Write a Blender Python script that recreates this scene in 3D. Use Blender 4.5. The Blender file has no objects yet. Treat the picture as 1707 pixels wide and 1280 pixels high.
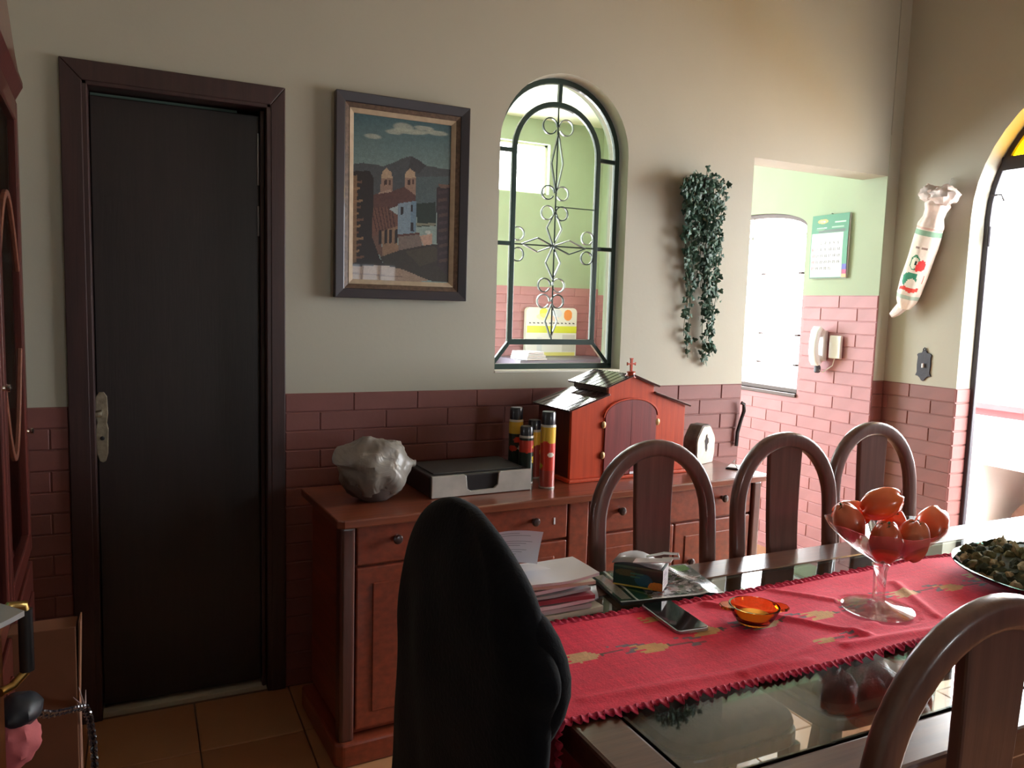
import bpy, bmesh, math, random
import numpy as np
from math import sin, cos, pi, radians, sqrt
from mathutils import Vector, Matrix, noise
random.seed(7)
COL = bpy.context.scene.collection
SC = bpy.context.scene

# ------------------------------------------------------------------ camera
F_PX = 1297.0
ROWS = [(0.90289, -0.42854, 0.02893), (-0.01717, -0.10328, -0.99450), (0.42944, 0.89758, -0.10060)]
EYE = Vector((0.0, 0.0, 1.39))
def _orth():
    ex = Vector((2726.5, -52.0, F_PX)).normalized()
    ey = Vector((-618.5, -149.0, F_PX)); ey = (ey - ex * ey.dot(ex)).normalized()
    ez = ex.cross(ey)
    if ez.y > 0: ez = -ez
    return ex, ey, ez                      # world axes expressed in (right, down, forward)
EX, EY, EZ = _orth()
right = Vector((EX.x, EY.x, EZ.x)); down = Vector((EX.y, EY.y, EZ.y)); fwd = Vector((EX.z, EY.z, EZ.z))
cam_d = bpy.data.cameras.new('camera'); cam = bpy.data.objects.new('camera', cam_d); COL.objects.link(cam)
M = Matrix((( right.x, -down.x, -fwd.x, EYE.x), (right.y, -down.y, -fwd.y, EYE.y), (right.z, -down.z, -fwd.z, EYE.z), (0, 0, 0, 1)))
cam.matrix_world = M
cam_d.sensor_width = 36; cam_d.lens = 36 * F_PX / 1707; cam_d.clip_start = 0.02
SC.camera = cam
def ray(x, y): return right * (x - 853.5) + down * (y - 640.0) + fwd * F_PX
def onX(x, y, v): d = ray(x, y); return EYE + d * (v / d.x)
def onY(x, y, v): d = ray(x, y); return EYE + d * (v / d.y)
def onZ(x, y, v): d = ray(x, y); return EYE + d * ((v - EYE.z) / d.z)

# ------------------------------------------------------------------ light and exposure
w = bpy.data.worlds.new('overcast_sky'); SC.world = w; w.use_nodes = True
nt = w.node_tree; bgn = nt.nodes['Background']
tc = nt.nodes.new('ShaderNodeTexCoord'); sep = nt.nodes.new('ShaderNodeSeparateXYZ'); rmp = nt.nodes.new('ShaderNodeValToRGB')
nt.links.new(tc.outputs['Generated'], sep.inputs[0]); nt.links.new(sep.outputs['Z'], rmp.inputs[0]); nt.links.new(rmp.outputs[0], bgn.inputs[0])
rmp.color_ramp.elements[0].position = 0.0; rmp.color_ramp.elements[0].color = (0.62, 0.64, 0.66, 1)
rmp.color_ramp.elements[1].position = 0.5; rmp.color_ramp.elements[1].color = (0.93, 0.97, 1.0, 1)
SKY = 22.0
bgn.inputs[1].default_value = SKY
def portal(loc, rot, sx, sy):
    l = bpy.data.lights.new('sky_portal', 'AREA'); l.shape = 'RECTANGLE'; l.size = sx; l.size_y = sy
    l.cycles.is_portal = True
    o = bpy.data.objects.new('sky_portal', l); COL.objects.link(o); o.location = loc; o.rotation_euler = rot
vs = SC.view_settings
SC.display_settings.display_device = 'sRGB'
vs.view_transform = 'Standard'; vs.look = 'None'; vs.gamma = 1.0; vs.use_curve_mapping = False
vs.exposure = 0.75
SC.cycles.use_denoising = True
SC.cycles.max_bounces = 14; SC.cycles.diffuse_bounces = 8; SC.cycles.transparent_max_bounces = 16
SC.cycles.sample_clamp_indirect = 6.0
SC.cycles.caustics_reflective = False; SC.cycles.caustics_refractive = False

# ------------------------------------------------------------------ materials
MATS = {}
def mat(name, col, rough=0.6, var=0.0, scale=6.0, bump=0.0, bscale=None, metal=0.0, coat=0.0, trans=0.0, ior=1.5, stretch=None, col2=None, spec=0.5, sheen=0.0, sss=0.0):
    m = bpy.data.materials.new(name); m.use_nodes = True; n = m.node_tree; b = n.nodes['Principled BSDF']
    b.inputs['Roughness'].default_value = rough; b.inputs['Metallic'].default_value = metal
    b.inputs['Coat Weight'].default_value = coat; b.inputs['Coat Roughness'].default_value = 0.08
    b.inputs['Transmission Weight'].default_value = trans; b.inputs['IOR'].default_value = ior
    b.inputs['Specular IOR Level'].default_value = spec
    if sheen: b.inputs['Sheen Weight'].default_value = sheen
    c = tuple(col) + (1,)
    b.inputs['Base Color'].default_value = c
    t = n.nodes.new('ShaderNodeTexCoord'); mp = n.nodes.new('ShaderNodeMapping'); n.links.new(t.outputs['Object'], mp.inputs[0])
    if stretch: mp.inputs['Scale'].default_value = stretch
    if var > 0 or col2:
        nz = n.nodes.new('ShaderNodeTexNoise'); nz.inputs['Scale'].default_value = scale; nz.inputs['Detail'].default_value = 6
        n.links.new(mp.outputs[0], nz.inputs['Vector'])
        r = n.nodes.new('ShaderNodeValToRGB'); n.links.new(nz.outputs['Fac'], r.inputs[0])
        r.color_ramp.elements[0].position = 0.3; r.color_ramp.elements[1].position = 0.7
        if col2: r.color_ramp.elements[0].color = tuple(col2) + (1,); r.color_ramp.elements[1].color = c
        else:
            r.color_ramp.elements[0].color = tuple(max(0, x * (1 - var)) for x in col) + (1,)
            r.color_ramp.elements[1].color = tuple(min(1, x * (1 + var)) for x in col) + (1,)
        n.links.new(r.outputs[0], b.inputs['Base Color'])
    if bump > 0:
        nb = n.nodes.new('ShaderNodeTexNoise'); nb.inputs['Scale'].default_value = bscale or scale * 4; nb.inputs['Detail'].default_value = 5
        n.links.new(mp.outputs[0], nb.inputs['Vector'])
        bp = n.nodes.new('ShaderNodeBump'); bp.inputs['Strength'].default_value = bump; bp.inputs['Distance'].default_value = 0.004
        n.links.new(nb.outputs['Fac'], bp.inputs['Height']); n.links.new(bp.outputs[0], b.inputs['Normal'])
    MATS[name] = m
    return m
def wood(name, col, dark, rough=0.35, coat=0.3, stretch=(18, 18, 1.2)):
    return mat(name, col, rough, scale=3.5, col2=dark, bump=0.08, bscale=10, coat=coat, stretch=stretch)
def print_mat(name, rough=0.6, coat=0.0, metal=0.0):
    m = bpy.data.materials.new(name); m.use_nodes = True; n = m.node_tree; b = n.nodes['Principled BSDF']
    b.inputs['Roughness'].default_value = rough; b.inputs['Coat Weight'].default_value = coat; b.inputs['Metallic'].default_value = metal
    a = n.nodes.new('ShaderNodeAttribute'); a.attribute_name = 'print'; n.links.new(a.outputs['Color'], b.inputs['Base Color'])
    return m
def glass(name, col=(0.95, 0.98, 0.97), rough=0.0, ior=1.45):
    return mat(name, col, rough, trans=1.0, ior=ior)
def pane_mat(name, tint=(1, 1, 1), gloss=0.08):
    m = bpy.data.materials.new(name); m.use_nodes = True; n = m.node_tree
    for q in list(n.nodes):
        if q.type == 'BSDF_PRINCIPLED': n.nodes.remove(q)
    o = n.nodes['Material Output']; tr = n.nodes.new('ShaderNodeBsdfTransparent'); tr.inputs[0].default_value = tuple(tint) + (1,)
    g = n.nodes.new('ShaderNodeBsdfGlossy'); g.inputs['Roughness'].default_value = 0.03
    x = n.nodes.new('ShaderNodeMixShader'); x.inputs[0].default_value = gloss; n.links.new(tr.outputs[0], x.inputs[1]); n.links.new(g.outputs[0], x.inputs[2]); n.links.new(x.outputs[0], o.inputs[0])
    return m

M_cream = mat('cream_wall_paint', (0.425, 0.415, 0.345), 0.85, var=0.05, scale=1.3, bump=0.10, bscale=60)
M_red = mat('red_brown_wall_paint', (0.20, 0.072, 0.064), 0.55, var=0.15, scale=5, bump=0.15, bscale=40)
M_pink = mat('pink_brick_paint', (0.42, 0.19, 0.21), 0.5, var=0.12, scale=5, bump=0.15, bscale=40)
M_green = mat('green_wall_paint', (0.36, 0.43, 0.31), 0.8, var=0.10, scale=1.6, bump=0.10, bscale=40)
M_white = mat('white_ceiling_paint', (0.72, 0.70, 0.62), 0.9, var=0.03, scale=2)
M_kceil = mat('kitchen_ceiling_paint', (0.66, 0.68, 0.55), 0.85, var=0.03, scale=2)
M_dwood = wood('dark_door_wood', (0.020, 0.012, 0.012), (0.013, 0.008, 0.008), 0.45, 0.15)
M_frame = wood('door_frame_wood', (0.045, 0.018, 0.017), (0.028, 0.012, 0.012), 0.45, 0.2)
M_side = wood('sideboard_wood', (0.25, 0.048, 0.020), (0.15, 0.028, 0.013), 0.38, 0.35, (10, 1.2, 14))
M_side_top = wood('sideboard_top_wood', (0.23, 0.062, 0.030), (0.14, 0.036, 0.018), 0.3, 0.5, (1.2, 14, 14))
M_chair = wood('chair_wood', (0.15, 0.065, 0.050), (0.095, 0.040, 0.032), 0.34, 0.4)
M_table = wood('table_wood', (0.13, 0.050, 0.030), (0.075, 0.028, 0.020), 0.28, 0.6, (1.2, 16, 16))
M_orat = wood('red_oratory_wood', (0.55, 0.070, 0.022), (0.40, 0.046, 0.016), 0.35, 0.35)
M_orat_d = wood('purple_red_door_wood', (0.24, 0.040, 0.040), (0.16, 0.028, 0.03), 0.4, 0.2)
M_roof = mat('dark_roof_lacquer', (0.05, 0.018, 0.018), 0.12, coat=1.0)
M_cab = wood('cabinet_wood', (0.11, 0.020, 0.014), (0.065, 0.013, 0.010), 0.3, 0.5)
M_tile = mat('floor_tile', (0.50, 0.27, 0.13), 0.30, scale=1.2, col2=(0.34, 0.13, 0.06), bump=0.05, bscale=30)
M_grout = mat('floor_grout', (0.16, 0.10, 0.07), 0.9, var=0.1)
M_iron = mat('dark_green_iron', (0.016, 0.040, 0.034), 0.35, bump=0.05, bscale=60, coat=0.3)
M_silver = mat('worn_silver_iron', (0.30, 0.33, 0.33), 0.3, metal=0.9)
M_black = mat('black_plastic', (0.012, 0.012, 0.014), 0.4)
M_velvet = mat('black_fabric', (0.004, 0.004, 0.006), 0.9, var=0.2, scale=40, bump=0.3, bscale=120, sheen=0.05, spec=0.1)
M_brass = mat('brass', (0.55, 0.36, 0.12), 0.3, metal=1.0)
M_oldbrass = mat('aged_brass', (0.34, 0.30, 0.22), 0.4, metal=0.8, var=0.2, scale=60, bump=0.2, bscale=120)
M_greyf = mat('grey_brushed_metal', (0.44, 0.42, 0.38), 0.4, metal=0.25, var=0.12, scale=18)
M_paper = mat('white_paper', (0.78, 0.78, 0.82), 0.8, var=0.03, scale=8)
M_paper2 = mat('cream_paper', (0.62, 0.58, 0.46), 0.8, var=0.05, scale=8)
M_paper3 = mat('grey_paper', (0.50, 0.50, 0.52), 0.7, var=0.05, scale=8)
M_maroon = mat('maroon_cover', (0.30, 0.05, 0.07), 0.5)
M_card = mat('brown_cardboard', (0.19, 0.075, 0.034), 0.8, var=0.12, scale=9)
M_pinkcloth = mat('pink_cloth', (0.62, 0.16, 0.18), 0.8, var=0.1, scale=20, bump=0.2)
M_whiteplastic = mat('white_plastic', (0.80, 0.80, 0.80), 0.35)
M_tglass = glass('smoked_table_glass', (0.62, 0.72, 0.68), 0.015)
M_clear = glass('clear_glass', (0.98, 0.99, 0.99))
_n = M_clear.node_tree; _p = _n.nodes['Principled BSDF']; _t = _n.nodes.new('ShaderNodeBsdfTransparent'); _t.inputs[0].default_value = (.97, .97, .97, 1); _x = _n.nodes.new('ShaderNodeMixShader'); _x.inputs[0].default_value = .40
_n.links.new(_t.outputs[0], _x.inputs[1]); _n.links.new(_p.outputs[0], _x.inputs[2]); _n.links.new(_x.outputs[0], _n.nodes['Material Output'].inputs[0])
M_amber = glass('amber_glass', (0.95, 0.42, 0.06))
M_grglass = glass('green_glass', (0.35, 0.85, 0.62), 0.02)
M_pane = pane_mat('window_glass'); M_ypane = pane_mat('yellow_glass', (1.0, 0.72, 0.02))
M_stone = mat('stone_rind', (0.16, 0.14, 0.13), 0.8, var=0.3, scale=30, bump=0.5, bscale=60)
M_stonef = mat('cut_stone_face', (0.62, 0.55, 0.45), 0.5, var=0.15, scale=30)
M_leaf = mat('dark_ivy_leaf', (0.030, 0.085, 0.055), 0.5, var=0.4, scale=30)
M_stem = mat('ivy_stem', (0.05, 0.07, 0.03), 0.7)
M_concrete = mat('terrace_concrete', (0.55, 0.50, 0.45), 0.9, var=0.1, scale=4)
M_white_ext = mat('white_masonry', (0.85, 0.83, 0.80), 0.8, var=0.04, scale=4)
M_red_ext = mat('terracotta_pot', (0.42, 0.16, 0.09), 0.8, var=0.1)

# ------------------------------------------------------------------ mesh helpers
class MB:
    def __init__(s): s.v = []; s.f = []; s.m = []; s.c = []
    def add(s, v, f, mi=0, col=None):
        k = len(s.v); s.v += [tuple(q) for q in v]
        for q in f: s.f.append(tuple(i + k for i in q)); s.m.append(mi); s.c.append(col)
        return s
    def box(s, lo, hi, mi=0):
        x0, y0, z0 = lo; x1, y1, z1 = hi
        return s.add([(x0,y0,z0),(x1,y0,z0),(x1,y1,z0),(x0,y1,z0),(x0,y0,z1),(x1,y0,z1),(x1,y1,z1),(x0,y1,z1)],
                     [(0,3,2,1),(4,5,6,7),(0,1,5,4),(1,2,6,5),(2,3,7,6),(3,0,4,7)], mi)
    def prism(s, poly, a, b, axis='y', mi=0, mi_side=None):
        n = len(poly)
        def P(u, v, t): return (u, t, v) if axis == 'y' else ((t, u, v) if axis == 'x' else (u, v, t))
        v = [P(u, q, a) for u, q in poly] + [P(u, q, b) for u, q in poly]
        s.add(v, [tuple(range(n)), tuple(range(2*n-1, n-1, -1))], mi)
        k = len(s.v) - 2*n
        for i in range(n):
            j = (i+1) % n
            s.f.append((k+i, k+n+i, k+n+j, k+j)); s.m.append(mi if mi_side is None else mi_side); s.c.append(None)
        return s
    def sweep(s, path, prof, ref=(0, 1, 0), closed=False, mi=0):
        path = [Vector(p) for p in path]; ref = Vector(ref); n = len(path); vs_ = []
        for i, p in enumerate(path):
            if closed: t = path[(i+1) % n] - path[i-1]
            else: t = path[min(i+1, n-1)] - path[max(i-1, 0)]
            t.normalize(); sd = t.cross(ref)
            if sd.length < 1e-5: sd = t.cross(Vector((0.3, 0.5, 0.8)))
            sd.normalize(); up = sd.cross(t).normalized()
            pr = prof(i / max(1, n-1)) if callable(prof) else prof
            m = len(pr)
            vs_ += [p + sd * a + up * b for a, b in pr]
        fs = []
        for i in range(n if closed else n-1):
            j = (i+1) % n
            for k in range(m):
                l = (k+1) % m; fs.append((i*m+k, i*m+l, j*m+l, j*m+k))
        if not closed: fs += [tuple(range(m-1, -1, -1)), tuple((n-1)*m + k for k in range(m))]
        return s.add(vs_, fs, mi)
    def tube(s, path, r, k=8, closed=False, ref=(0.31, 0.2, 0.93), mi=0):
        if callable(r): return s.sweep(path, lambda t: circ(r(t), k), ref, closed, mi)
        return s.sweep(path, circ(r, k), ref, closed, mi)
    def lathe(s, prof, k=32, c=(0, 0, 0), mi=0, cap=True):
        v = []; f = []; n = len(prof)
        for r, z in prof:
            for i in range(k): a = 2*pi*i/k; v.append((c[0]+r*cos(a), c[1]+r*sin(a), c[2]+z))
        for j in range(n-1):
            for i in range(k): l = (i+1) % k; f.append((j*k+i, j*k+l, (j+1)*k+l, (j+1)*k+i))
        if cap: f += [tuple(range(k-1, -1, -1)), tuple((n-1)*k+i for i in range(k))]
        return s.add(v, f, mi)
    def ball(s, c, r, k=16, n=10, fn=None, mi=0):
        v = []; f = []
        for j in range(1, n):
            th = pi*j/n
            for i in range(k):
                a = 2*pi*i/k; d = Vector((sin(th)*cos(a), sin(th)*sin(a), cos(th)))
                q = fn(d) if fn else 1.0
                v.append((c[0]+d.x*r[0]*q, c[1]+d.y*r[1]*q, c[2]+d.z*r[2]*q))
        for j in range(n-2):
            for i in range(k): l = (i+1) % k; f.append((j*k+i, (j+1)*k+i, (j+1)*k+l, j*k+l))
        tp, bt = len(v), len(v)+1
        q = fn(Vector((0,0,1))) if fn else 1.0; v.append((c[0], c[1], c[2]+r[2]*q))
        q = fn(Vector((0,0,-1))) if fn else 1.0; v.append((c[0], c[1], c[2]-r[2]*q))
        for i in range(k): l = (i+1) % k; f += [(tp, i, l), (bt, (n-2)*k+l, (n-2)*k+i)]
        return s.add(v, f, mi)
    def xform(s, mtx):
        s.v = [tuple(mtx @ Vector(p)) for p in s.v]; return s
def circ(r, k=8): return [(r*cos(2*pi*i/k), r*sin(2*pi*i/k)) for i in range(k)]
def rrect(a, b, r, n=3):
    o = []
    for cx, cy, a0 in ((a-r, b-r, 0), (-a+r, b-r, 90), (-a+r, -b+r, 180), (a-r, -b+r, 270)):
        for i in range(n+1): t = radians(a0 + 90*i/n); o.append((cx + r*cos(t), cy + r*sin(t)))
    return o
def obj(name, mb, mats, parent=None, bevel=0.0, smooth=False, loc=None, rot=None, seg=2, fixn=True):
    me = bpy.data.meshes.new(name); me.from_pydata(mb.v, [], mb.f)
    if not isinstance(mats, (list, tuple)): mats = [mats]
    for m in mats: me.materials.append(m)
    me.polygons.foreach_set('material_index', mb.m)
    if any(c is not None for c in mb.c):
        at = me.attributes.new('print', 'FLOAT_COLOR', 'FACE')
        at.data.foreach_set('color', [q for c in mb.c for q in (tuple(c) + (1.0,) if c is not None else (0.8, 0.8, 0.8, 1.0))])
    if fixn:
        b = bmesh.new(); b.from_mesh(me); bmesh.ops.recalc_face_normals(b, faces=b.faces); b.to_mesh(me); b.free()
    me.update()
    o = bpy.data.objects.new(name, me); COL.objects.link(o)
    if parent is not None: o.parent = parent
    if loc is not None: o.location = loc
    if rot is not None: o.rotation_euler = rot
    if smooth:
        me.polygons.foreach_set('use_smooth', [True] * len(me.polygons))
        try:
            sm = me; sm.set_sharp_from_angle(angle=radians(38))
        except Exception: pass
    if bevel > 0:
        md = o.modifiers.new('bevel', 'BEVEL'); md.width = bevel; md.segments = seg; md.limit_method = 'ANGLE'; md.angle_limit = radians(40)
        md.harden_normals = False
    return o
def thing(name, label, cat, loc=(0, 0, 0), rz=0.0, group=None, rot=None):
    o = bpy.data.objects.new(name, None); COL.objects.link(o); o.empty_display_size = 0.05
    o.location = loc; o.rotation_euler = rot or (0, 0, rz); o['label'] = label; o['category'] = cat
    if group: o['group'] = group
    return o
def tag(o, label, cat, group=None, kind=None):
    o['label'] = label; o['category'] = cat
    if group: o['group'] = group
    if kind: o['kind'] = kind
    return o
def struct(name, mb, m, label=None, **k):
    o = obj(name, mb, m, **k); o['kind'] = 'structure'
    if label: o['label'] = label; o['category'] = name.split('_')[0]
    return o
def dup(root, loc, rz, label, group=None):
    r = root.copy(); COL.objects.link(r); r.location = loc; r.rotation_euler = (0, 0, rz); r['label'] = label
    if group: r['group'] = group
    def rec(a, b):
        for ch in list(a.children):
            c = ch.copy(); COL.objects.link(c); c.parent = b; rec(ch, c)
    rec(root, r)
    return r

# ------------------------------------------------------------------ flat print helper (colour per small face)
def S(r, g, b): return tuple(((x/255.0)/12.92 if x/255.0 <= 0.04045 else ((x/255.0+0.055)/1.055)**2.4) for x in (r, g, b))
class Canvas:
    def __init__(s, W, H, col): s.W, s.H = W, H; s.a = np.zeros((H, W, 3)); s.a[:] = col; s.yy, s.xx = np.mgrid[0:H, 0:W]; s.xx = (s.xx + .5) / W; s.yy = (s.yy + .5) / H
    def poly(s, pts, col, alpha=1.0):
        ins = np.zeros((s.H, s.W), bool); n = len(pts)
        for i in range(n):
            x0, y0 = pts[i]; x1, y1 = pts[(i+1) % n]
            if y0 == y1: continue
            c = ((s.yy < y0) != (s.yy < y1)) & (s.xx < (x1-x0)*(s.yy-y0)/(y1-y0)+x0)
            ins ^= c
        s.a[ins] = s.a[ins]*(1-alpha) + np.array(col)*alpha; return s
    def rect(s, x0, y0, x1, y1, col, alpha=1.0): return s.poly([(x0,y0),(x1,y0),(x1,y1),(x0,y1)], col, alpha)
    def ell(s, cx, cy, rx, ry, col, alpha=1.0, soft=False):
        d = ((s.xx-cx)/rx)**2 + ((s.yy-cy)/ry)**2
        k = np.clip((1-d)*2, 0, 1)*alpha if soft else (d < 1)*alpha
        s.a = s.a*(1-k[..., None]) + np.array(col)*k[..., None]; return s
    def line(s, x0, y0, x1, y1, wd, col, alpha=1.0, asp=1.0):
        dx, dy = x1-x0, (y1-y0)*asp; L = dx*dx+dy*dy+1e-12
        t = np.clip(((s.xx-x0)*dx + (s.yy-y0)*asp*dy)/L, 0, 1)
        d = np.sqrt((s.xx-x0-t*dx)**2 + ((s.yy-y0)*asp-t*dy)**2); m = d < wd
        s.a[m] = s.a[m]*(1-alpha) + np.array(col)*alpha; return s
    def grain(s, amt, seed=1, blk=1):
        r = np.random.RandomState(seed).rand(s.H//blk+1, s.W//blk+1, 1)*2-1
        r = np.kron(r[..., 0], np.ones((blk, blk)))[:s.H, :s.W, None]; s.a = np.clip(s.a*(1+amt*r), 0, 1); return s
DIG = {'0':'757','1':'262','2':'','3':''}
DIGITS = {'0':("111","101","101","101","111"),'1':("010","110","010","010","111"),'2':("111","001","111","100","111"),'3':("111","001","111","001","111"),
 '4':("101","101","111","001","001"),'5':("111","100","111","001","111"),'6':("111","100","111","101","111"),'7':("111","001","001","010","010"),'8':("111","101","111","101","111"),'9':("111","101","111","001","111")}
def put_digits(cv, txt, px, py, col):
    for ch in txt:
        for j, row in enumerate(DIGITS[ch]):
            for i, b in enumerate(row):
                if b == '1' and 0 <= py+j < cv.H and 0 <= px+i < cv.W: cv.a[py+j, px+i] = col
        px += 4
def print_grid(cv, fn):
    """fn(u, v) -> 3-D point, u to the right, v downwards; returns an MB coloured from the canvas"""
    m = MB(); W, H = cv.W, cv.H
    m.v = [tuple(fn(i/W, j/H)) for j in range(H+1) for i in range(W+1)]
    for j in range(H):
        for i in range(W):
            k = j*(W+1)+i; m.f.append((k, k+W+1, k+W+2, k+1)); m.m.append(0); m.c.append(tuple(cv.a[j, i]))
    return m

# ------------------------------------------------------------------ room measures
D = 2.754          # back wall plane
XR = 3.42          # right wall plane
KX = 3.34          # kitchen outer wall plane
T = 0.14
CEIL = 3.10
KY = 5.42
YF = -2.6
XL = -0.80
WZ = 1.063

def arch_pts(cx, zs, r, n=24, a0=0, a1=180, rz=None):
    rz = rz or r
    return [(cx + r*cos(radians(a0+(a1-a0)*i/n)), zs + rz*sin(radians(a0+(a1-a0)*i/n))) for i in range(n+1)]

# back wall: door hole, arched grille hole, passage
DX0, DX1, DZ = -0.150, 0.402, 2.030
AX0, AX1, AZ0 = 1.240, 1.818, 1.132
acx, ar = (AX0+AX1)/2, (AX1-AX0)/2; AZS = 2.294-ar
PX0, PX1, PZ = 2.485, KX, 2.077
wb = MB()
def wb_box(x0, x1, z0, z1, low):
    for (a, b, mi) in ((z0, min(z1, low), 1), (max(z0, low), z1, 0)):
        if b > a+1e-6: wb.box((x0, D, a), (x1, D+T, b), mi)
LOWL = 1.037
wb_box(XL-.1, DX0, 0, CEIL, LOWL); wb_box(DX0, DX1, DZ, CEIL, 0); wb_box(DX1, AX0, 0, CEIL, WZ)
wb_box(AX0, AX1, 0, AZ0, WZ); wb_box(AX1, PX0, 0, CEIL, WZ); wb_box(PX0, PX1, PZ, CEIL, 0); wb_box(PX1+.004, XR+.1, 0, CEIL, WZ)
wb.prism([(AX0, AZ0), (AX0, AZS)][1:] + [(AX0, CEIL), (AX1, CEIL)] + arch_pts(acx, AZS, ar)[0:], D, D+T, 'y', 0)
wall_back = struct('wall_back', wb, [M_cream, M_red])
# kitchen side lining of the back wall is green
lk = MB()
for x0, x1, z0, z1 in ((0.8, AX0, 0, 2.8), (AX0, AX1, 0, AZ0), (AX1, PX0, 0, 2.8), (PX0, KX, PZ, 2.8)): lk.box((x0, D+T, z0), (x1, D+T+.01, z1))
lk.prism([(AX0, AZS), (AX0, 2.8), (AX1, 2.8)] + arch_pts(acx, AZS, ar), D+T, D+T+.01, 'y')
struct('wall_kitchen_front', lk, M_green)

# right wall with arched door hole
RC, RR, RZS = 1.76, 0.60, 1.85
RT = 0.14
wr = MB()
def wr_box(y0, y1, z0, z1, low=WZ):
    for (a, b, mi) in ((z0, min(z1, low), 1), (max(z0, low), z1, 0)):
        if b > a+1e-6: wr.box((XR, y0, a), (XR+RT, y1, b), mi)
wr_box(RC+RR, D, 0, CEIL); wr_box(YF, RC-RR, 0, CEIL)
wr.prism([(RC-RR, RZS), (RC-RR, CEIL), (RC+RR, CEIL)] + arch_pts(RC, RZS, RR), XR, XR+RT, 'x', 0)
wall_right = struct('wall_right', wr, [M_cream, M_red])
wl = MB().box((XL-.1, YF, 0), (XL, D, CEIL)); struct('wall_left', wl, M_cream)
# front wall (behind the camera) with an unseen window added for fill light
FWX0, FWX1, FWZ0, FWZ1 = 1.9, 2.5, 1.2, 1.8
wf = MB(); wf.box((XL-.1, YF-.12, 0), (FWX0, YF, CEIL)); wf.box((FWX1, YF-.12, 0), (XR+.1, YF, CEIL))
wf.box((FWX0, YF-.12, 0), (FWX1, YF, FWZ0)); wf.box((FWX0, YF-.12, FWZ1), (FWX1, YF, CEIL)); struct('wall_front', wf, M_cream)
struct('wall_hall', MB().box((XL-.1, D+T, -.1), (XL, 4.3, 2.6)).box((XL, 4.2, -.1), (.7, 4.3, 2.6)).box((XL, D+T, 2.5), (.7, 4.2, 2.6)).box((XL, D+T, -.1), (.7, 4.2, 0)), M_cream)  # unseen closed box added behind the door to stop daylight leaking in
struct('ceiling', MB().box((XL-.1, YF-.12, CEIL), (XR+RT, D+T, CEIL+.1)), M_white)
floor = struct('floor', MB().box((XL-.1, YF-.12, -.10), (XR+RT, D+T, -.012)).box((XL, YF, -.012), (XR, -.33, 0)), M_grout)
# kitchen shell
kf = MB().box((0.8, D+T, -.10), (KX+T, KY+.12, 0)); struct('floor_kitchen', kf, M_tile)
struct('wall_kitchen_left', MB().box((0.8-.1, D+T, 0), (0.8, KY, 2.8)), M_green)
struct('ceiling_kitchen', MB().box((0.7, D+T, 2.8), (KX+T, KY+.12, 2.9)), M_kceil)
BX0, BX1, BZ0, BZ1 = 2.30, 2.862, 2.246, 2.625
kb = MB(); KLOW = 1.54
LX0, LX1, LZ0, LZ1 = .90, 2.15, 0.45, 2.70
kb.box((0.8, KY, 0), (LX0, KY+.12, 2.8)); kb.box((LX0, KY, 0), (LX1, KY+.12, LZ0), 1); kb.box((LX0, KY, LZ1), (LX1, KY+.12, 2.8)); kb.box((LX1, KY, 0), (KX+T, KY+.12, KLOW), 1); kb.box((LX1, KY, KLOW), (BX0, KY+.12, 2.8)); kb.box((BX1, KY, KLOW), (KX+T, KY+.12, 2.8))
kb.box((BX0, KY, KLOW), (BX1, KY+.12, BZ0)); kb.box((BX0, KY, BZ1), (BX1, KY+.12, 2.8))
wall_kback = struct('wall_kitchen_back', kb, [M_green, M_pink])
# kitchen outer wall with arched window and high strip window
WY0, WY1, WZ0 = 3.252, 4.16, 0.937
WZS, WRISE = 1.875, 0.10
HY0, HY1, HZ0, HZ1 = 3.10, 4.9, 2.275, 2.62
KW = 1.492
kr = MB()
def kr_box(y0, y1, z0, z1):
    for (a, b, mi) in ((z0, min(z1, KW), 1), (max(z0, KW), z1, 0)):
        if b > a+1e-6: kr.box((KX, y0, a), (KX+T, y1, b), mi)
kr_box(D+.001, WY0, 0, HZ0); kr_box(WY1, KY, 0, HZ0); kr_box(WY0, WY1, 0, WZ0)
kr.prism([(WY0, WZS), (WY0, HZ0), (WY1, HZ0)] + arch_pts((WY0+WY1)/2, WZS, (WY1-WY0)/2, rz=WRISE), KX, KX+T, 'x', 0)
kr_box(D+T, KY, HZ0, 2.8)
wall_kright = struct('wall_kitchen_right', kr, [M_green, M_pink])

# ---------------- bricks: each a part of its wall
_bm = {}
def brick_mesh(L, h, axis, m):
    key = (round(L, 3), round(h, 3), axis, m.name)
    if key not in _bm:
        d, c = 0.0042, 0.0022; a, b = L/2, h/2
        v = [(-a,0,-b),(a,0,-b),(a,0,b),(-a,0,b),(-a,-d+c,-b),(a,-d+c,-b),(a,-d+c,b),(-a,-d+c,b),(-a+c,-d,-b+c),(a-c,-d,-b+c),(a-c,-d,b-c),(-a+c,-d,b-c)]
        f = [(8,9,10,11)] + [(i, (i+1)%4, 4+(i+1)%4, 4+i) for i in range(4)] + [(4+i, 4+(i+1)%4, 8+(i+1)%4, 8+i) for i in range(4)]
        if axis == 'x': v = [(q[1], -q[0], q[2]) for q in v]
        me = bpy.data.meshes.new('brick'); me.from_pydata(v, [], f); me.materials.append(m)
        b = bmesh.new(); b.from_mesh(me)
        b.to_mesh(me); b.free(); _bm[key] = me
    return _bm[key]
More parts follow.
